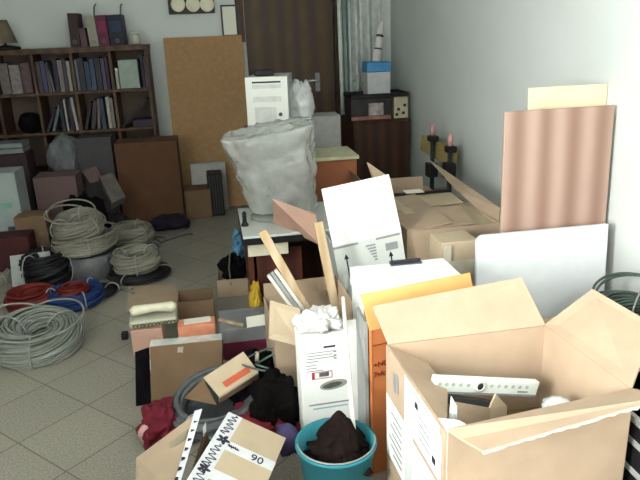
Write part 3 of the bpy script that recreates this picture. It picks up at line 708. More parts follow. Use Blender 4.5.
# white flat box behind the orange carton
wz = .575
q0, q1, q2 = gz(357, 291, wz), gz(356, 266, wz), gz(458, 271, wz)
wx0, wx1, wy0, wy1 = q0.x+.025, q2.x, max(q0.y, oy+.21), q1.y
wb = closed_box('white_box', 'white lidded box standing behind the orange carton with a dark bracket on it', ((wx0+wx1)/2, (wy0+wy1)/2, 0), (wx1-wx0-.01, wy1-wy0-.01, wz-.01), white_c, seam=False)
MB().box(-(wx1-wx0)/2, (wx1-wx0)/2, -(wy1-wy0)/2, (wy1-wy0)/2, wz-.07, wz).build('lid', white_c, wb, bevel=.005)
c = gz(412, 271, wz)
bk3 = thing('metal_bracket', 'thin dark angle bracket lying on the lid of the white box', 'bracket', (c.x, wy1-.03, wz+.001), R(0))
MB().box(-.06, .06, -.012, .012, 0, .003).build('plate', steel, bk3); MB().box(-.06, .06, .009, .012, .003, .014).build('upright', ink, bk3)

# ================================================================ tall white carton with raised flap
Yw = 2.62; tl_ = R(8.2)
a = at(333, 247, Yw); Wd = at(402, 240, Yw).x-a.x; dp = .26
upv, wv = Vector((-math.sin(tl_), 0, math.cos(tl_))), Vector((math.cos(tl_), 0, math.sin(tl_)))
Hh = (a.z-.003)/math.cos(tl_); p0 = a-upv*Hh
wc = thing('raised_flap_carton', 'tall white carton with arrows and a large white flap raised at the top', 'box', p0, 0, rot=(0, -tl_, 0))
q = .006
bd = MB().box(0, Wd, 0, q, 0, Hh).box(0, Wd, dp-q, dp, 0, Hh).box(0, q, q, dp-q, 0, Hh).box(Wd-q, Wd, q, dp-q, 0, Hh).box(0, Wd, 0, dp, 0, q)
bd.build('body', white_g, wc)
fa, fb_ = at(322, 189, Yw+.06), at(389, 173, Yw+.06)
fh = (fa-a).dot(upv)
MB().slab([(0, 0, Hh), (Wd, 0, Hh), (Wd-.004, .06, Hh+fh), (.004, .06, Hh+fh)], -.005).build('flap', white_c, wc)
MB().slab([(Wd, .0, Hh), (Wd, dp, Hh), (Wd-.04, dp+.03, Hh+.27), (Wd+.012, .10, Hh+.22)], -.005).build('flap', card, wc)['label'] = 'brown side flap'
def fbx(u0, u1, v0, v1): return [(u0*Wd, -.0008, Hh+v0), (u1*Wd, -.0008, Hh+v0), (u1*Wd, -.0008, Hh+v1), (u0*Wd, -.0008, Hh+v1)]
for u, zt_, l_ in ((.16, -.045, .12), (.80, -.08, .10)):
    ar = MB().slab(fbx(u-.010, u+.010, zt_-l_, zt_-.01), .0006).slab([(u*Wd-.011, -.0008, Hh+zt_-.025), (u*Wd+.011, -.0008, Hh+zt_-.025), (u*Wd, -.0008, Hh+zt_)], .0006)
    ar.build('printed_arrow', ink, wc)
MB().slab(fbx(0, .36, -.014, -.004), .0006).build('printed_edge_line', ink_g, wc); MB().slab(fbx(.62, .97, -.014, -.004), .0006).build('printed_edge_line', ink_g, wc)
gl = MB()
for k in range(6): gl.slab(fbx(.46+.02*k, .60, -.036-.014*k, -.028-.014*k), .0006)
gl.slab(fbx(.74, .92, -.075, -.04), .0006)
gl.build('printed_lines', ink_g, wc)

# ================================================================ boards against the right wall
ven = mat('wavy_veneer', '#a68c7f', .55, .05, 6, wave=(2.6, 1.6, '#85695c', 'X', (1, 1, .08)))
cream_b = mat('cream_board', '#d5c6a6', .7, .05, 8)
def board(label, px0, px1, ytop, Y, m, lean, t, ylow=None, rt=None):
    a, b = at(px0, ytop[0], Y+lean), at(px1, ytop[1], Y+lean)
    zt_ = (a.z+b.z)/2
    x1_ = min(b.x, XR-.003) if rt is None else rt
    return one('board', label, 'board', MB().slab([(a.x, Y, .001), (x1_, Y, .001), (x1_, Y+lean, zt_), (a.x, Y+lean, zt_)], -t), m, 'boards leaning by the right wall', bevel=.003)
board('cream board behind the wavy brown veneered board by the right wall', 529, 617, (88, 83), 2.40, cream_b, .06, .012)
board('brown board with a wavy wood grain standing by the right wall', 505, 615, (112, 105), 2.33, ven, .04, .014)
wp = thing('white_board', 'large smooth white panel standing in front of the wavy brown board', 'panel', (1.3, 2.27, 0))
a, b = at(475, 235, 2.29), at(606, 223, 2.29); x1_ = min(b.x, XR-.003); zt_ = (a.z+b.z)/2; n8 = 8; rr = .03
arc = [(a.x+rr-rr*math.sin(i/n8*PI/2), 2.25+.04, zt_-rr+rr*math.cos(i/n8*PI/2)) for i in range(n8+1)]
pl = [(x1_, 2.25, .001), (x1_, 2.29, zt_)]+arc+[(a.x, 2.25, .001)]
MB().slab(pl, .02).build('panel', mat('panel_white', '#c9cdd0', .55, .03), wp, bevel=.003, local=False)
# cable coil on a low box beyond the large carton
lb_ = cbox('low_carton', 'low closed carton beside the right wall under a dark cable coil', (1.20, 1.585, 1.74, 2.20, 0, .27), card, tape=tape_c)
pc = atX(622, 305, 1.33)
coil('cable_coil', 'dark green cable coil lying beside the right wall behind the large front carton', (1.45, 1.96, .272), .105, .045, .15, 50, .0055, mat('cable_dark_green', '#39463f', .5, .15, 30), 21, tilt=(.1, 0), stray=2)
cr = thing('dark_crate', 'dark crate with grey bands standing right of the large front carton', 'crate', (1.15, 1.25, 0))
MB().box(-.17, .17, -.2, .2, 0, .46).build('body', black, cr, bevel=.01)
for z in (.44, .38, .30): MB().box(-.172, .172, -.204, .202, z, z+.02).build('band', grey_pl, cr, bevel=.003)

# ================================================================ cartons along the right wall
t = open_box('long_carton', 'brown carton with folded top and one long flap raised along the right wall', (1.055, 2.99, 0), (.45, .60, .53), card, flaps={'l': (.22, -84)})
MB().slab([atX(498, 227, 1.28), atX(456, 190, 1.28), atX(427, 158, 1.35), atX(500, 208, 1.33)], .005).build('flap', card, t, local=False)['label'] = 'long raised flap'
MB().box(-.22, .22, -.295, .295, .50, .515).build('inner_sheet', card_l, t)
MB().slab([(-.225, -.30, .532), (.10, -.30, .536), (.14, .0, .545), (-.225, -.02, .532)], .004).build('flap', card, t)
MB().slab([(-.21, .02, .536), (.18, .04, .545), (.20, .29, .54), (-.21, .30, .536)], .004).build('flap', card_l, t)
MB().box(-.16, .06, -.06, .02, .5405, .542).build('packing_tape', tape_c, t)
b = pbox(441, 241, 478, 275, 2.44, .15); b[1] = min(b[1], 1.18); b[4] = 0
t = cbox('taped_carton', 'small brown carton with clear tape in front of the long carton beside the white panel', b, card_l, tape=None, seam=False)
w_ = (b[1]-b[0])/2; h_ = b[5]
MB().box(-w_*.9, w_*.8, -.0965, -.0953, h_-.15, h_-.08).build('packing_tape', mat('tape_pale', '#b9b3a2', .3), t); MB().box(-w_*.95, -w_*.55, -.0962, -.0955, h_-.2, h_-.01).build('packing_tape', MATS['tape_pale'], t)
t = open_box('open_carton', 'open brown carton behind the long carton near the right wall', (1.12, 3.72, 0), (.46, .60, .42), card, flaps={'b': (.05, 5), 'l': (.16, 22)})
one('black_strip', 'black flat strip lying across the front edge of the open brown carton', 'strip', MB().box(.87, 1.26, 3.262, 3.288, .546, .558), black)
one('white_slip', 'small white slip lying on the black strip behind the long carton', 'paper', MB().box(1.0, 1.10, 3.25, 3.32, .559, .563), paper)
bx = MB().slab([atX(422, 135, 1.50), atX(453, 149, 1.50), atX(451, 168, 1.50), atX(420, 150, 1.50)], .035)
wbk = one('wood_block', 'tan wooden block held between two black clamps by the right wall', 'wood', bx, mat('tan_block', '#9c8a56', .8, .15, 14), bevel=.003)
for (xa_, ya_, xb_, yb_, lb) in ((437, 126, 431, 166, 'black bar clamp gripping the far end of the tan wooden block'), (455, 136, 458, 172, 'black bar clamp gripping the near end of the tan wooden block')):
    p = atX(xa_, ya_, 1.50); q = atX(xb_, yb_, 1.50)
    ct = thing('bar_clamp', lb, 'clamp', (1.47, p.y, 0), 0, 'clamps on the wooden block')
    MB().box(-.012, .012, -.012, .012, 0, p.z-.06).build('bar', mat('clamp_green', '#222a26', .5), ct)
    MB().box(-.035, .03, -.05, .02, p.z-.10, p.z-.06).build('jaw', black, ct, bevel=.008)
    MB().box(-.04, .03, -.045, .04, q.z-.05, q.z+.05).build('lower_jaw', black, ct, bevel=.01)
    MB().lathe([(0, p.z-.06), (.016, p.z-.06), (.02, p.z-.03), (.016, p.z+.01), (0, p.z+.012)], seg=14).build('handle_tip', mat('clamp_pink', '#b78b86', .5), ct, smooth=True)
# ================================================================ bucket and what stands by it
bc_ = gz(336, 441, .25)
bu = thing('bucket', 'teal plastic bucket holding dark rags at the bottom centre', 'bucket', (bc_.x, bc_.y, 0))
rb_ = (gz(378, 445, .25).x-gz(294, 445, .25).x)/2*.99
MB().lathe([(0, .002), (rb_*.70, .002), (rb_*.74, .02), (rb_*.96, .24), (rb_*1.02, .243), (rb_*1.02, .252), (rb_*.94, .252), (rb_*.71, .022), (0, .012)], seg=40).build('body', teal, bu, smooth=True)
q = [(rb_*.97*math.cos(a), rb_*.97*math.sin(a), .256) for a in [PI+PI*i/24 for i in range(25)]]
MB().tube(q, .0025, 6).build('bail_handle', grey_pl, bu, smooth=True)
rg = MB().blob((bc_.x+.012, bc_.y+.0, .20), (rb_*.76, rb_*.76, .05), .42, 5, 17, 5, sharp=False)
for v in rg.v:
    dxx = math.hypot(v.x-bc_.x-.02, v.y-bc_.y-.02); v.z += max(0, .10-dxx*1.25)
one('rag', 'dark brown rags heaped to a peak in the teal bucket', 'rag', rg, mat('rag_dark', '#1c1412', .95, .4, 20, bump=.5, spec=.08), smooth=True)
one('orange_scrap', 'small orange scrap lying on the dark rags in the bucket', 'scrap', MB().blob(gz(327, 433, .262), (.022, .015, .010), .4, 3, 5, 3), mat('scrap_orange', '#9a4a2c', .8), smooth=True)
s0, s1 = gz(354, 434, .27), at(343, 297, 1.87)
one('white_stick', 'long white stick standing in the teal bucket and leaning back', 'stick', MB().tube([s0-(s1-s0)*.06, s0, s0.lerp(s1, .5), s1], [.0075, .0075, .007, .006], 8), white_plastic, smooth=True)

# printed white carton
Yc = 1.90
a, b = at(298, 336, Yc), at(365, 330, Yc); zc = (a.z+b.z)/2
pcn = closed_box('printed_carton', 'white printed carton with a red barcode label behind the teal bucket', ((a.x+b.x)/2, Yc+.045, 0), (b.x-a.x, .09, zc), white_c, yaw=R(2), seam=False, bevel=.003)
w_ = (b.x-a.x)/2; yf = -.0462
def pr(name, x0, x1, z0, z1, m, l=0): return MB().box(x0, x1, yf-.0006-l, yf, z0, z1).build(name, m, pcn)
def Z(py): return zc*(1-(py-333)/ (441-333)*.0) - (py-333)/640*2.14*1.06
def X(px): return -w_+(px-298)/(365-298)*2*w_
ln = MB()
for py, x0, x1 in ((351, 305, 333), (354, 305, 331), (357, 305, 333), (360, 304, 316), (364, 304, 314), (367, 304, 315), (370, 304, 321)): ln.box(X(x0), X(x1), yf-.0006, yf, Z(py)-.003, Z(py))
for py in (352, 356, 359): ln.box(X(332), X(335), yf-.0006, yf, Z(py)-.004, Z(py)+.002)
ln.build('printed_lines', ink_g, pcn)
pr('printed_name', X(322), X(334), Z(347.5), Z(345.5), ink)
rf = MB(); x0, x1, z0, z1, k = X(309), X(330), Z(379.5), Z(372), .002
rf.box(x0, x1, yf-.0006, yf, z0, z0+k).box(x0, x1, yf-.0006, yf, z1-k, z1).box(x1-k, x1, yf-.0006, yf, z0, z1).box(x0, X(312), yf-.0006, yf, z0, z1)
rf.build('barcode_frame', ink_r, pcn)
bar = MB()
for i in range(9): bar.box(X(316.5+i*1.15), X(317.1+i*1.15), yf-.0008, yf, Z(377.5), Z(373))
bar.build('barcode', ink, pcn)
el = MB(); el2 = MB()
for E_, sx, sz, ox_, oz_ in ((el, .048, .018, 0, 0), (el2, .034, .010, -.004, -.001)):
    n = 28; vs = [(X(331)+ox_+sx*math.cos(2*PI*i/n), yf-.0008-(0 if E_ is el else .0005), Z(387.5)+oz_+sz*math.sin(2*PI*i/n)+.004*math.cos(2*PI*i/n)) for i in range(n)]
    E_.add(vs, [tuple(range(n))])
el.build('printed_dish', mat('print_grey', '#8f938e', .5), pcn); el2.build('printed_dish_shine', mat('print_dark', '#4a4b40', .5, .5, 60), pcn)
pr('printed_band', X(305), X(350), Z(408), Z(406.5), ink_g); pr('printed_band', X(309), X(345), Z(412.5), Z(411), mat('print_teal', '#8fb4bc', .6))
one('crumpled_bag', 'crumpled white plastic bag stuffed on top of the printed carton', 'bag', MB().blob((at(318, 325, Yc+.1).x, Yc+.06, zc+.01), (.072, .06, .05), .55, 3.2, 9, 5, floor=zc+.002), mat('crumpled_white', '#c9c9c6', .5, .08, 20), smooth=True)

# open carton of timber offcuts behind it
tc_ = open_box('offcut_carton', 'open brown carton holding timber offcuts behind the printed white carton', (.30, 2.33, 0), (.30, .34, .36), card, yaw=R(2), flaps={'r': (.07, 10), 'b': (.06, 0)})
MB().slab([at(268, 300, 2.16), at(298, 309, 2.10), at(298, 347, 2.06), at(267, 338, 2.16)], .005).build('flap', card_l, tc_, local=False)
def slat(name, label, p, q, wd, th, m, cat='timber'):
    d_ = (q-p).normalized(); s_ = d_.cross(Vector((0, 1, 0))).normalized(); n2 = s_.cross(d_)
    b_ = MB(); k = [p+s_*(-wd/2)+n2*(-th/2), p+s_*(wd/2)+n2*(-th/2), p+s_*(wd/2)+n2*(th/2), p+s_*(-wd/2)+n2*(th/2)]
    b_.add(k+[v+(q-p) for v in k], [(0, 1, 2, 3), (7, 6, 5, 4), (0, 4, 5, 1), (1, 5, 6, 2), (2, 6, 7, 3), (3, 7, 4, 0)])
    return b_.build(name, m, None) if label is None else one(name, label, cat, b_, m, bevel=.002)
slat('timber_offcut', 'pale timber slat leaning left out of the open offcut carton', at(262, 231, 2.40), at(318, 330, 2.28), .035, .018, wood_l)
slat('timber_offcut', 'pale timber slat standing almost upright in the open offcut carton', at(318, 222, 2.50), at(344, 350, 2.33), .037, .016, wood_l)
p, q = at(272, 273, 2.34), at(313, 330, 2.27)
al = thing('aluminium_profile', 'grooved pale metal profile leaning below the left timber slat', 'profile', q)
for o_ in (-.017, .0, .017):
    d_ = (q-p).normalized(); s_ = d_.cross(Vector((0, 1, 0))).normalized()
    slb_ = MB(); k = [p+s_*(o_-.0065), p+s_*(o_+.0065), p+s_*(o_+.0065)+Vector((0, .014, 0)), p+s_*(o_-.0065)+Vector((0, .014, 0))]
    slb_.add(k+[v+(q-p) for v in k], [(0, 1, 2, 3), (7, 6, 5, 4), (0, 4, 5, 1), (1, 5, 6, 2), (2, 6, 7, 3), (3, 7, 4, 0)])
    slb_.build('groove' if o_ == 0 else 'rail', ink_g if o_ == 0 else mat('profile_pale', '#c6c4ba', .4, .05), al, local=False)
slat('grey_stick', 'short grey slat standing at the right side of the offcut carton', at(345, 276, 2.36), at(352, 345, 2.30), .016, .012, grey_pl)

# ================================================================ cartons with printed tape in the front
tape_p = mat('printed_tape', '#cfd0d4', .4, .06, 40)
zt5 = .22
r1, r2, r3 = gz(229, 412, .30), gz(286, 438, .225), gz(203, 481, .295)
exr = (r2-r1).normalized(); ezr = exr.cross((r1-r3)).normalized(); eyr = ezr.cross(exr)
W, D = (r2-r1).length, .34
cc = r1+exr*W/2-eyr*D/2-ezr*zt5
tr = thing('taped_carton', 'cream cardboard carton with printed white tape and 90 on it at the bottom edge', 'box', cc, 0)
tr.rotation_euler = Matrix(((exr.x, eyr.x, ezr.x), (exr.y, eyr.y, ezr.y), (exr.z, eyr.z, ezr.z))).to_euler()
MB().box(-W/2, W/2, -D/2, D/2, 0, zt5-.002).build('body', card, tr, bevel=.003)
MB().box(-W/2, W/2, .029, D/2, zt5-.002, zt5).build('top_flap', card_l, tr); MB().box(-W/2, W/2, -D/2, .029, zt5-.002, zt5).build('top_flap', card_l, tr)
z = zt5+.0006
tw = .046
MB().box(-W/2, -W/2+tw, -D/2, D/2, zt5, z).build('edge_tape', tape_p, tr); MB().box(-W/2-.0012, -W/2, -D/2, D/2, zt5-.03, z).build('edge_tape', tape_p, tr)
MB().box(-W/2+tw, W/2, .005, .005+tw*.9, zt5, z).build('cross_tape', tape_p, tr); MB().box(W/2, W/2+.001, .005, .005+tw*.9, zt5-.06, z).build('cross_tape', tape_p, tr)
MB().box(-W/2+tw, W/2, -.125, -.125+tw*.9, zt5, z).build('cross_tape', tape_p, tr)
def scr(m_, cx, cy, ang, sc):        # brush-like script squiggle lying flat
    pts = []
    for i in range(46):
        f = i/45; x_ = (f-.5)*.085*sc; y_ = (.012*math.sin(f*31)+.004*math.sin(f*13))*sc*(1-.3*f)
        pts.append((cx+x_*math.cos(ang)-y_*math.sin(ang), cy+x_*math.sin(ang)+y_*math.cos(ang), z+.001))
    m_.tube(pts, .0016, 4)
def flower(cx, cy, r, par, rz=0):
    m_ = MB()
    for k in range(5):
        a_ = 2*PI*k/5+rz; q_ = [(cx+r*.55*math.cos(a_)+r*.5*math.cos(a_)*math.cos(b_)-r*.28*math.sin(a_)*math.sin(b_), cy+r*.55*math.sin(a_)+r*.5*math.sin(a_)*math.cos(b_)+r*.28*math.cos(a_)*math.sin(b_), z+.0008) for b_ in [2*PI*i/10 for i in range(10)]]
        m_.add(q_, [tuple(range(10))])
    m_.build('printed_emblem', ink, par)
for i, cy in enumerate((.11, -.04, -.13)):
    s_ = MB(); scr(s_, -W/2+tw*.5, cy+.005, R(90), 1.15); s_.build('printed_script', ink, tr)
flower(-W/2+tw*.62, .040, .021, tr); flower(-W/2+tw*.5, -.10, .019, tr)
s_ = MB(); scr(s_, -W/2+tw+.02, .026, 0, .4); s_.build('printed_script', ink, tr)
text('90', .04, (W/2-.072, .010, z), (1, 0, 0), (0, 1, 0), ink, tr, world=False, name='handwritten_mark')
# the open one left of it
lt = thing('open_taped_carton', 'open brown carton with printed tape along its raised flap at the bottom edge', 'box', (-.12, 1.52, 0))
q0, q1, q2, q3 = gz(199, 411, .34), gz(136, 458, .27), gz(136, 500, .22), gz(172, 492, .29)
MB().slab([q0, q1, q2, q3], -.005).build('flap', card, lt, local=False)
MB().slab([q3+Vector((0, 0, .001)), q3+Vector((.016, .0, .002)), q0+Vector((.010, 0, .004)), q0+Vector((-.012, -.004, .002))], .003).build('edge_tape', tape_p, lt, local=False)
def lerp2(u, v): return (q1.lerp(q0, u)).lerp(q2.lerp(q3, u), v)+Vector((0, 0, .006))
MB().slab([lerp2(0, .30), lerp2(.9, .22), lerp2(.9, .36), lerp2(0, .48)], .001).build('cross_tape', mat('tape_brownish', '#8f8672', .4), lt, local=False)
em = MB()
for k in range(7):
    c_ = q3.lerp(q0, .12+.12*k)+Vector((.002, 0, .006)); em.add([c_+Vector((-.006, -.012, 0)), c_+Vector((.005, -.006, 0)), c_+Vector((.006, .012, 0)), c_+Vector((-.004, .006, 0))], [(0, 1, 2, 3)])
em.build('printed_script', ink, lt, local=False)
wl = MB()
g0_, g1_ = Vector((q0.x+.005, q0.y-.02, 0)), Vector((r1.x-.075, r1.y-.03, 0))
g2_, g3_ = g1_+Vector((-.05, -.26, 0)), g0_+Vector((-.05, -.28, 0))
for p_, q_ in ((g0_, g1_), (g1_, g2_), (g3_, g0_)): wl.slab([p_, up(p_, .26), up(q_, .26), q_], -.005)
wl.slab([g0_+Vector((0, 0, .001)), g3_+Vector((0, 0, .001)), g2_+Vector((0, 0, .001)), g1_+Vector((0, 0, .001))], .004)
wl.build('body', card_d, lt, local=False)
MB().slab([up(g0_, .262), up(g1_, .262), up(g1_, .262)+Vector((.0, .03, .012)), up(g0_, .262)+Vector((0, .03, .012))], .002).build('rim_tape', tape_p, lt, local=False)

# ================================================================ heap in the lower middle
q0, q1 = gz(152, 403, .002), gz(222, 398, .002); cx_ = (q0.x+q1.x)/2
tp0, tp1 = at(150, 347, q0.y+.09), at(222, 340, q0.y+.10)
bx = thing('brown_carton', 'thin brown carton with a black left flap leaning before the small packets', 'box', (cx_, q0.y, 0))
MB().slab([q0, q1, tp1, tp0], -.05).build('body', card_d, bx, local=False)
MB().slab([q0+Vector((-.003, 0, 0)), tp0+Vector((-.003, 0, 0)), at(135, 352, tp0.y-.06), gz(136, 406, .002)], .006).build('flap', blackc, bx, local=False)['label'] = 'black side flap'
tn_ = (q1-q0).cross(tp0-q0).normalized()*.002
def onb(u, v): return q0.lerp(q1, u).lerp(tp0.lerp(tp1, u), v)+tn_*1.2
MB().slab([onb(.36, .62), onb(.43, .62), onb(.46, .95), onb(.38, .95)], .001).slab([onb(.36, .55), onb(.52, .50), onb(.52, .60), onb(.36, .64)], .001).build('torn_tape', mat('tape_torn', '#948c7e', .5), bx, local=False)
MB().slab([tp0+Vector((0, 0, .001)), tp1+Vector((0, 0, .001)), tp1+Vector((0, .05, .004)), tp0+Vector((0, .05, .004))], .003).build('edge_film', clearf, bx, local=False)
cy_ = q0.y
one('film_scrap', 'strip of shiny clear film lying over the brown carton back edge', 'plastic scrap', MB().blob((cx_-.02, q0.y+.22, .05), (.17, .03, .05), .3, 4, 33, 4, floor=.001), bagf, smooth=True)
# small tented carton with orange label
lidc = gz(225, 378, .22)
tn = thing('tented_box', 'small cream cardboard box with an orange label tipped on top of the heap', 'box', (lidc.x, lidc.y, .16))
k0, k1, k2, k3 = gz(203, 378, .25), gz(243, 352, .28), gz(258, 372, .22), gz(219, 397, .19)
MB().slab([k3, k2, k1, k0], .005).build('top_panel', card_l, tn, local=False)
MB().slab([k0, gz(183, 398, .19), gz(190, 400, .16), k3+Vector((-.01, 0, -.03))], .005).build('side_panel', card_d, tn, local=False)
MB().slab([k3, gz(219, 402, .15), gz(258, 378, .17), k2], .005).build('front_panel', card, tn, local=False)
pl_ = lambda u, v: k3.lerp(k2, u).lerp(k0.lerp(k1, u), v)+Vector((0, 0, .0075))
MB().slab([pl_(.22, .1), pl_(.86, .1), pl_(.86, .36), pl_(.22, .36)], .001).build('label', mat('label_orange', '#b85a3c', .6), tn, local=False)
# grey hose loop under it
c_ = gz(218, 400, .09)
coil('hose_coil', 'loop of grey corrugated hose lying under the tipped cream box', (c_.x, c_.y, .05), .155, .022, .085, 7, .014, cab_dkgrey, 41, tilt=(.12, -.15), ties=2)
def heap(label, c, size, m, seed, cat='cloth', name='cloth', amp=.36, fl=.001, **k): return one(name, label, cat, MB().blob(c, [q*.9 for q in size], amp, 3.4, seed, 5, floor=fl), m, smooth=True, **k)
c_ = gz(156, 425, .05)
heap('red cloth bundle on the floor left of the taped cartons', (c_.x+.02, c_.y, .05), (.09, .12, .075), red_cl, 51)
one('pale_wrapper', 'small pinkish wrapper stuck out of the left red cloth', 'wrapper', MB().blob((c_.x-.035, c_.y-.055, .055), (.022, .018, .035), .3, 3, 52, 3), mat('wrapper_pink', '#c49a96', .6), smooth=True)
c_ = gz(262, 425, .08)
heap('red cloth lying in the dark heap beside the teal bucket', (c_.x, c_.y+.02, .07), (.14, .13, .08), red_cl, 53)
c_ = gz(266, 385, .10)
heap('big black bag slumped left of the printed white carton', (c_.x-.03, c_.y+.05, .09), (.15, .15, .12), blackc, 54, cat='bag', name='black_bag')
c_ = gz(262, 350, .15)
heap('black cloth pushed behind the black bag beside the offcut carton', (.135, 2.03, .12), (.10, .09, .15), mat('black_brown', '#0d090a', .95, .4, 16, spec=.08), 55)
c_ = gz(262, 395, .16)
for k, (r_, z_, lb) in enumerate(((.085, .245, 'thin pale cable loop lying on the black bag'), (.055, .252, 'smaller greenish cable loop lying on the black bag'))):
    q = [(c_.x+.03+r_*math.cos(a_)*1.1+.02*k, c_.y+.10+r_*math.sin(a_), z_+.012*math.sin(a_*2)-.02*k) for a_ in [.3+4.8*i/40 for i in range(41)]]
    one('cable_loop', lb, 'cable', MB().tube(q, .004, 6), [cab_dkgrey, mat('cable_green', '#4d6a5e', .5)][k], smooth=True)
one('violet_scrap', 'violet plastic scrap squeezed between the taped carton and the bucket', 'plastic scrap', MB().blob(gz(287, 440, .16), (.04, .04, .05), .3, 3, 57, 3), mat('violet', '#463f66', .7), smooth=True)
one('white_tube', 'short white tube standing upright in the dark heap', 'tube', MB().tube([gz(257, 362, .2), gz(257, 352, .24)], .008, 10), cream_pl, smooth=True)

# ================================================================ small packets on the floor
one('flat_cardboard', 'flat brown cardboard sheet lying on the floor behind the telephone', 'cardboard sheet', MB().slab([gz(127, 312), gz(180, 310), gz(176, 285), gz(128, 287)], .005), card)
b = pbox(131, 329, 163, 347, 2.80, .14); b[4] = 0
cbox('pink_box', 'small pinkish cardboard box under the cream telephone', b, card_p, seam=False)
zt6 = b[5]+.001
c_ = gz(153, 319, zt6)
ph = thing('telephone', 'cream corded telephone lying on the small pinkish box', 'telephone', ((b[0]+b[1])/2+.035, 2.90, zt6), R(3))
MB().box(-.115, .105, -.085, .085, 0, .035).build('base', mat('phone_base', '#b0ad9c', .5), ph, bevel=.014)
hm = MB()
hm.tube([(-.10, -.03, .060), (-.085, -.03, .068), (.0, -.03, .074), (.085, -.03, .068), (.10, -.03, .060)], [.020, .026, .019, .026, .020], 12)
hm.build('handset', mat('phone_cream', '#d9d4bc', .4), ph, smooth=True)
MB().box(-.06, .06, .02, .07, .035, .040).build('keypad', mat('phone_keys', '#6d6c62', .5), ph, bevel=.003)
q = [(.10+.012*math.cos(i*1.1), -.05+.012*math.sin(i*1.1)-.0005*i, .02+.0*i) for i in range(60)]
MB().tube([(.105-.0035*i+.006*math.cos(i*1.3), -.095+.004*math.sin(i*1.3), .018+.006*math.sin(i*1.3)) for i in range(60)], .003, 5).build('cord', mat('cord_olive', '#5f6044', .6), ph, smooth=True)
b = pbox(178, 301, 214, 323, 3.02, .16); b[4] = 0
open_box('small_open_carton', 'small brown open carton on the floor behind the orange packet', ((b[0]+b[1])/2, 3.10, 0), (b[1]-b[0], .16, b[5]), card_d, flaps={})
b = pbox(178, 325, 216, 341, 2.78, .09); b[4] = 0
t = cbox('orange_packet', 'orange pink packet with a white slip on the floor', b, mat('packet_orange', '#d98f70', .6, .1, 25), seam=False)
one('white_slip', 'white paper slip lying on the orange pink packet', 'paper', MB().box(b[0]+.03, b[1]-.02, 2.80, 2.85, b[5]+.0005, b[5]+.006).rot(R(4), ((b[0]+b[1])/2, 2.82, 0)), paper)
one('small_dark_block', 'tiny dark block beside the telephone box on the floor', 'block', MB().box(gz(124, 332).x, gz(131, 332).x-.005, 2.98, 3.02, .001, .035), black, bevel=.004)
b = pbox(220, 327, 271, 345, 2.66, .22); b[4] = 0
t = cbox('grey_case', 'flat grey case with a dark red front beside the orange packet', b, mat('case_grey', '#77777a', .6), seam=False)
w_ = (b[1]-b[0])/2
MB().box(-w_-.002, w_+.002, -.114, -.1105, 0, b[5]*.55).build('front_band', mat('case_red', '#5a1c30', .6), t)
zg = b[5]+.001
p_ = gz(257, 327, zg)
one('white_card', 'white printed card standing on the grey case', 'card', MB().slab([Vector((p_.x-.045, p_.y, zg+.001)), Vector((p_.x+.04, p_.y+.01, zg+.001)), Vector((p_.x+.04, p_.y+.03, zg+.045)), Vector((p_.x-.045, p_.y+.02, zg+.045))], .003), paper)
one('wooden_ruler', 'short wooden stick lying on the grey case', 'stick', MB().slab([gz(218, 321, zg), gz(243, 327, zg), gz(244, 325, zg), gz(219, 319, zg)], .006), wood_l)
b = pbox(218, 279, 256, 297, 3.40, .24); b[4] = 0
open_box('black_bag_carton', 'small cardboard carton in front of the low desk holding a black bag', ((b[0]+b[1])/2, 3.50, 0), (b[1]-b[0], .2, b[5]), card, yaw=R(-2))
c_ = at(234, 268, 3.5)
heap('black bag bulging out of the small carton by the low desk', (c_.x, 3.50, .14), (.085, .075, .085), blackc, 61, cat='bag', name='black_bag', fl=.02)
c_ = at(239, 249, 3.46)
heap('blue plastic bag hanging by the left end of the low desk', (c_.x, 3.52, c_.z), (.035, .05, .10), mat('bag_blue', '#4d7ea0', .5, .25, 20), 62, cat='bag', name='blue_bag', fl=.01)
one('grey_wire', 'thin green wire looping down beside the blue bag', 'wire', MB().tube([at(241, 232, 3.5), at(234, 238, 3.46), at(230, 252, 3.44), at(229, 268, 3.42), at(231, 285, 3.4)], .004, 6), mat('wire_green', '#586a52', .5), smooth=True)
c_ = at(256, 300, 2.95)
heap('yellow cloth strip hanging beside the offcut carton flap', (c_.x, 2.98, .12), (.035, .06, .12), mat('yellow_cloth', '#b8952c', .8, .2, 14), 63)
b = gz(275, 300)
one('dark_wood_panel', 'dark red brown wooden panel leaning under the low desk', 'panel', MB().box(at(258, 280, 3.25).x, at(300, 280, 3.25).x, 3.12, 3.14, .001, .36), wood_r)

# ================================================================ cable coils on the left
GR = 'cable coils heaped on the left'
def cp(x, y, z): return gz(x, y, z)
p = cp(36, 338, .06); coil('cable_coil', 'big grey cable coil nearest the camera at the left edge', (p.x, p.y, .002), .135, .075, .15, 90, .0055, cab_grey, 1, GR, tilt=(.14, .06), stray=2)
p = cp(-6, 272, .05); coil('cable_coil', 'pale cable coil cut by the left picture edge', (p.x, p.y, .002), .11, .035, .10, 22, .006, cab_white, 2, GR, tilt=(.3, 0))
p = cp(46, 270, .10); coil('cable_coil', 'black cable coil standing behind the red cable coils', (p.x, p.y+.02, .002), .105, .045, .21, 40, .007, cab_black, 3, GR)
p = cp(32, 298, .05); coil('cable_coil', 'red cable coil left of the blue rimmed coil', (p.x, p.y, .002), .105, .04, .10, 26, .006, cab_red, 4, GR, tilt=(.05, 0), ties=0)
p = cp(76, 297, .04); coil('cable_coil', 'blue cable coil lying around a small red cable coil', (p.x, p.y, .002), .128, .022, .10, 24, .006, cab_blue, 5, GR)
coil('cable_coil', 'small red cable coil lying inside the blue cable coil', (p.x-.01, p.y, .002), .062, .03, .11, 20, .006, cab_red, 6, GR, ties=0)
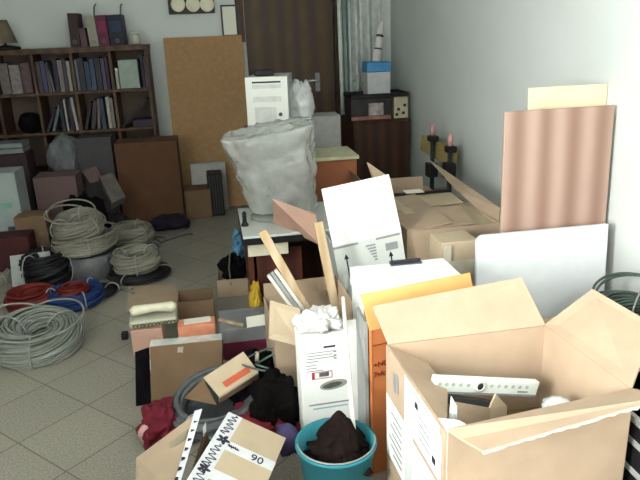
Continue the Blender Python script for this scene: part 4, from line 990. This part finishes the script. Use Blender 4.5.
p = cp(100, 296, .02); coil('cable_coil', 'flat black cable coil right of the blue cable coil', (p.x, p.y+.06, .002), .06, .03, .06, 14, .006, cab_black, 7, GR)
p = cp(88, 262, .0)
Ys = 4.02; xs_ = at(84, 240, Ys).x
pk = thing('wrapped_reel', 'film wrapped pack of grey cable under the stacked white coils', 'cable', (xs_+.02, Ys, 0))
MB().lathe([(0, .002), (.165, .002), (.165, .155), (0, .155)], seg=28).build('pack', mat('pack_grey', '#47474b', .35, .35, 18), pk, smooth=False)
MB().lathe([(.169, .01), (.170, .08), (.169, .15), (.10, .160)], seg=28).build('film_wrap', film('reel_film', '#8b8d90', .35, .15), pk, smooth=True)
coil('cable_coil', 'wide grey white cable coil lying on the film wrapped pack', (xs_, Ys, .162), .145, .05, .10, 72, .0052, cab_white, 8, GR, stray=2)
coil('cable_coil', 'topmost white cable coil of the stack with loose loops', (xs_-.02, Ys+.02, .264), .108, .05, .13, 61, .0052, cab_white, 9, GR, tilt=(.2, -.05), stray=2)
p = cp(138, 272, .03); coil('cable_coil', 'black cable coil on the floor under a grey white coil', (p.x+.015, p.y, .002), .14, .045, .055, 24, .007, cab_black, 10, GR)
coil('cable_coil', 'grey white cable coil lying on the black coil beside the bare floor', (p.x, p.y-.01, .060), .105, .045, .12, 64, .0052, cab_white, 11, GR, tilt=(.08, 0))
p = cp(131, 244, .08); coil('cable_coil', 'second grey white cable coil behind the one on the black coil', (p.x, p.y+.10, .06), .11, .045, .13, 64, .0052, cab_white, 12, GR)
coil('cable_coil', 'dark cable coil under the rear grey white coil', (p.x+.02, p.y+.10, .002), .12, .04, .055, 18, .007, cab_dkgrey, 13, GR)
rnd = random.Random(9)
for k, (x_, y_, m_, lb) in enumerate(((165, 240, cab_dkgrey, 'dark grey cable straying over the floor right of the grey white coils'), (168, 228, cab_black, 'black cable straying over the floor toward the tan panel'), (112, 292, cab_grey, 'thin grey cable snaking on the floor by the blue coil'))):
    p = gz(x_, y_); q = []
    for i in range(28):
        a_ = i*.33; q.append((p.x-.10+.011*i*.9+.05*math.sin(a_+k), p.y+.08*math.cos(a_*.8+k*2), .007))
    one('loose_cable', lb, 'cable', MB().tube(q, .0055, 6), m_, smooth=True)

# ================================================================ clutter at the far left
Y0 = 4.35
b = pbox(-22, 173, 20, 236, Y0, .22); b[4] = 0
t = cbox('white_printed_box', 'white printed box standing at the left edge before the bookcase', b, mat('sack_white', '#8d9795', .7, .08, 14), seam=False)
w_ = (b[1]-b[0])/2; h_ = b[5]
MB().box(w_*.2, w_*.8, -.1112, -.1102, h_*.30, h_*.42).build('printed_mark', mat('print_slate', '#48545f', .7, .4, 30), t); MB().box(-w_*.4, w_*.6, -.1112, -.1102, h_*.62, h_*.68).build('printed_mark', mat('print_green', '#6d9a88', .7), t)
b = pbox(16, 217, 48, 250, 4.22, .18); b[4] = 0
cbox('tan_carton', 'small tan carton standing right of the white printed box', b, card_d)
b = pbox(-8, 237, 30, 262, 4.02, .16); b[4] = 0
cbox('dark_red_box', 'dark red box on the floor before the white printed box', b, mat('box_dark_red', '#3a1518', .7), seam=False)
qa, qb = at(10, 256, 3.96), at(50, 251, 3.96)
one('white_sheet', 'white paper board leaning on the dark red box behind the black coil', 'paper', MB().slab([(qa.x, 3.90, .002), (qb.x, 3.90, .002), qb, qa], .006), mat('paper_grey', '#a2a5a2', .8))
c_ = gz(38, 238, .1)
heap('dark violet bag beside the stacked white cable coils', (c_.x, 4.20, .08), (.12, .10, .10), MATS['violet_black'], 71, cat='bag', name='dark_bag')
b = pbox(34, 177, 77, 200, 4.72, .22); b[4] = 0
cbox('mauve_carton', 'dusky mauve carton standing before the bookcase behind the coils', b, mat('carton_mauve', '#64504f', .8, .08, 9), tape=None)
c_ = at(66, 168, 5.15)
cbox('support_carton', 'dark carton under the white bag in front of the bookcase', (c_.x-.16, c_.x+.14, 5.02, 5.32, 0, at(66, 178, 5.15).z), mat('carton_plum', '#3d2f33', .85), tape=None)
one('white_bag', 'grey white plastic bag with a dark band before the bookcase', 'bag', MB().blob((c_.x, 5.16, at(66, 156, 5.16).z), (.125, .10, .17), .2, 3, 72, 5, floor=at(66, 178, 5.15).z+.001), mat('bag_greyish', '#63676a', .6, .25, 9), smooth=True)
c_ = at(97, 150, 5.2)
cbox('grey_box', 'dull grey box standing before the bookcase beside the white bag', (c_.x-.13, c_.x+.13, 5.08, 5.33, 0, at(97, 137, 5.1).z), mat('box_dull_grey', '#454245', .8, .1, 9), seam=False)
heap('big black bag slumped behind the stacked white coils', (at(78, 197, 4.46).x, 4.46, .14), (.19, .13, .28), blackc, 73, cat='bag', name='black_bag')
c_ = at(112, 184, 4.72)
one('wrapped_package', 'film wrapped package leaning beside the big dark brown carton', 'package', MB().slab([at(99, 176, 4.78), at(113, 172, 4.84), at(126, 196, 4.66), at(112, 203, 4.60)], .08), mat('package_sheen', '#5a5350', .3, .35, 16), bevel=.01)
c_ = at(105, 200, 4.75)
heap('dark cloth heap under the film wrapped package', (at(112, 205, 4.75).x, 4.74, .09), (.15, .14, .12), mat('dark_plum_cloth', '#2b2026', .95, .3, 14), 74)
one('brown_flap', 'dusky brown cardboard piece lying on the black bag', 'cardboard sheet', MB().slab([at(82, 171, 4.95), at(96, 166, 5.0), at(104, 180, 4.9), at(90, 183, 4.85)], .006), MATS['carton_mauve'])
b = pbox(-14, 139, 22, 149, 5.18, .2)
t = thing('grey_tray_stack', 'pale grey flat trays stacked at the left edge before the bookcase', 'tray', ((b[0]+b[1])/2, b[2], b[4]-.04))
w_ = (b[1]-b[0])/2
for k in range(2): MB().box(-w_, w_, 0, .2, k*.042, k*.042+.036).build('tray', mat('tray_grey', '#7e8486', .5, .1), t, bevel=.004)
cbox('dark_carton', 'dark carton under the pale grey flat trays at the left edge', (b[0]-.02, b[1]+.02, 5.16, 5.38, 0, b[4]-.041), MATS['carton_plum'], tape=None)
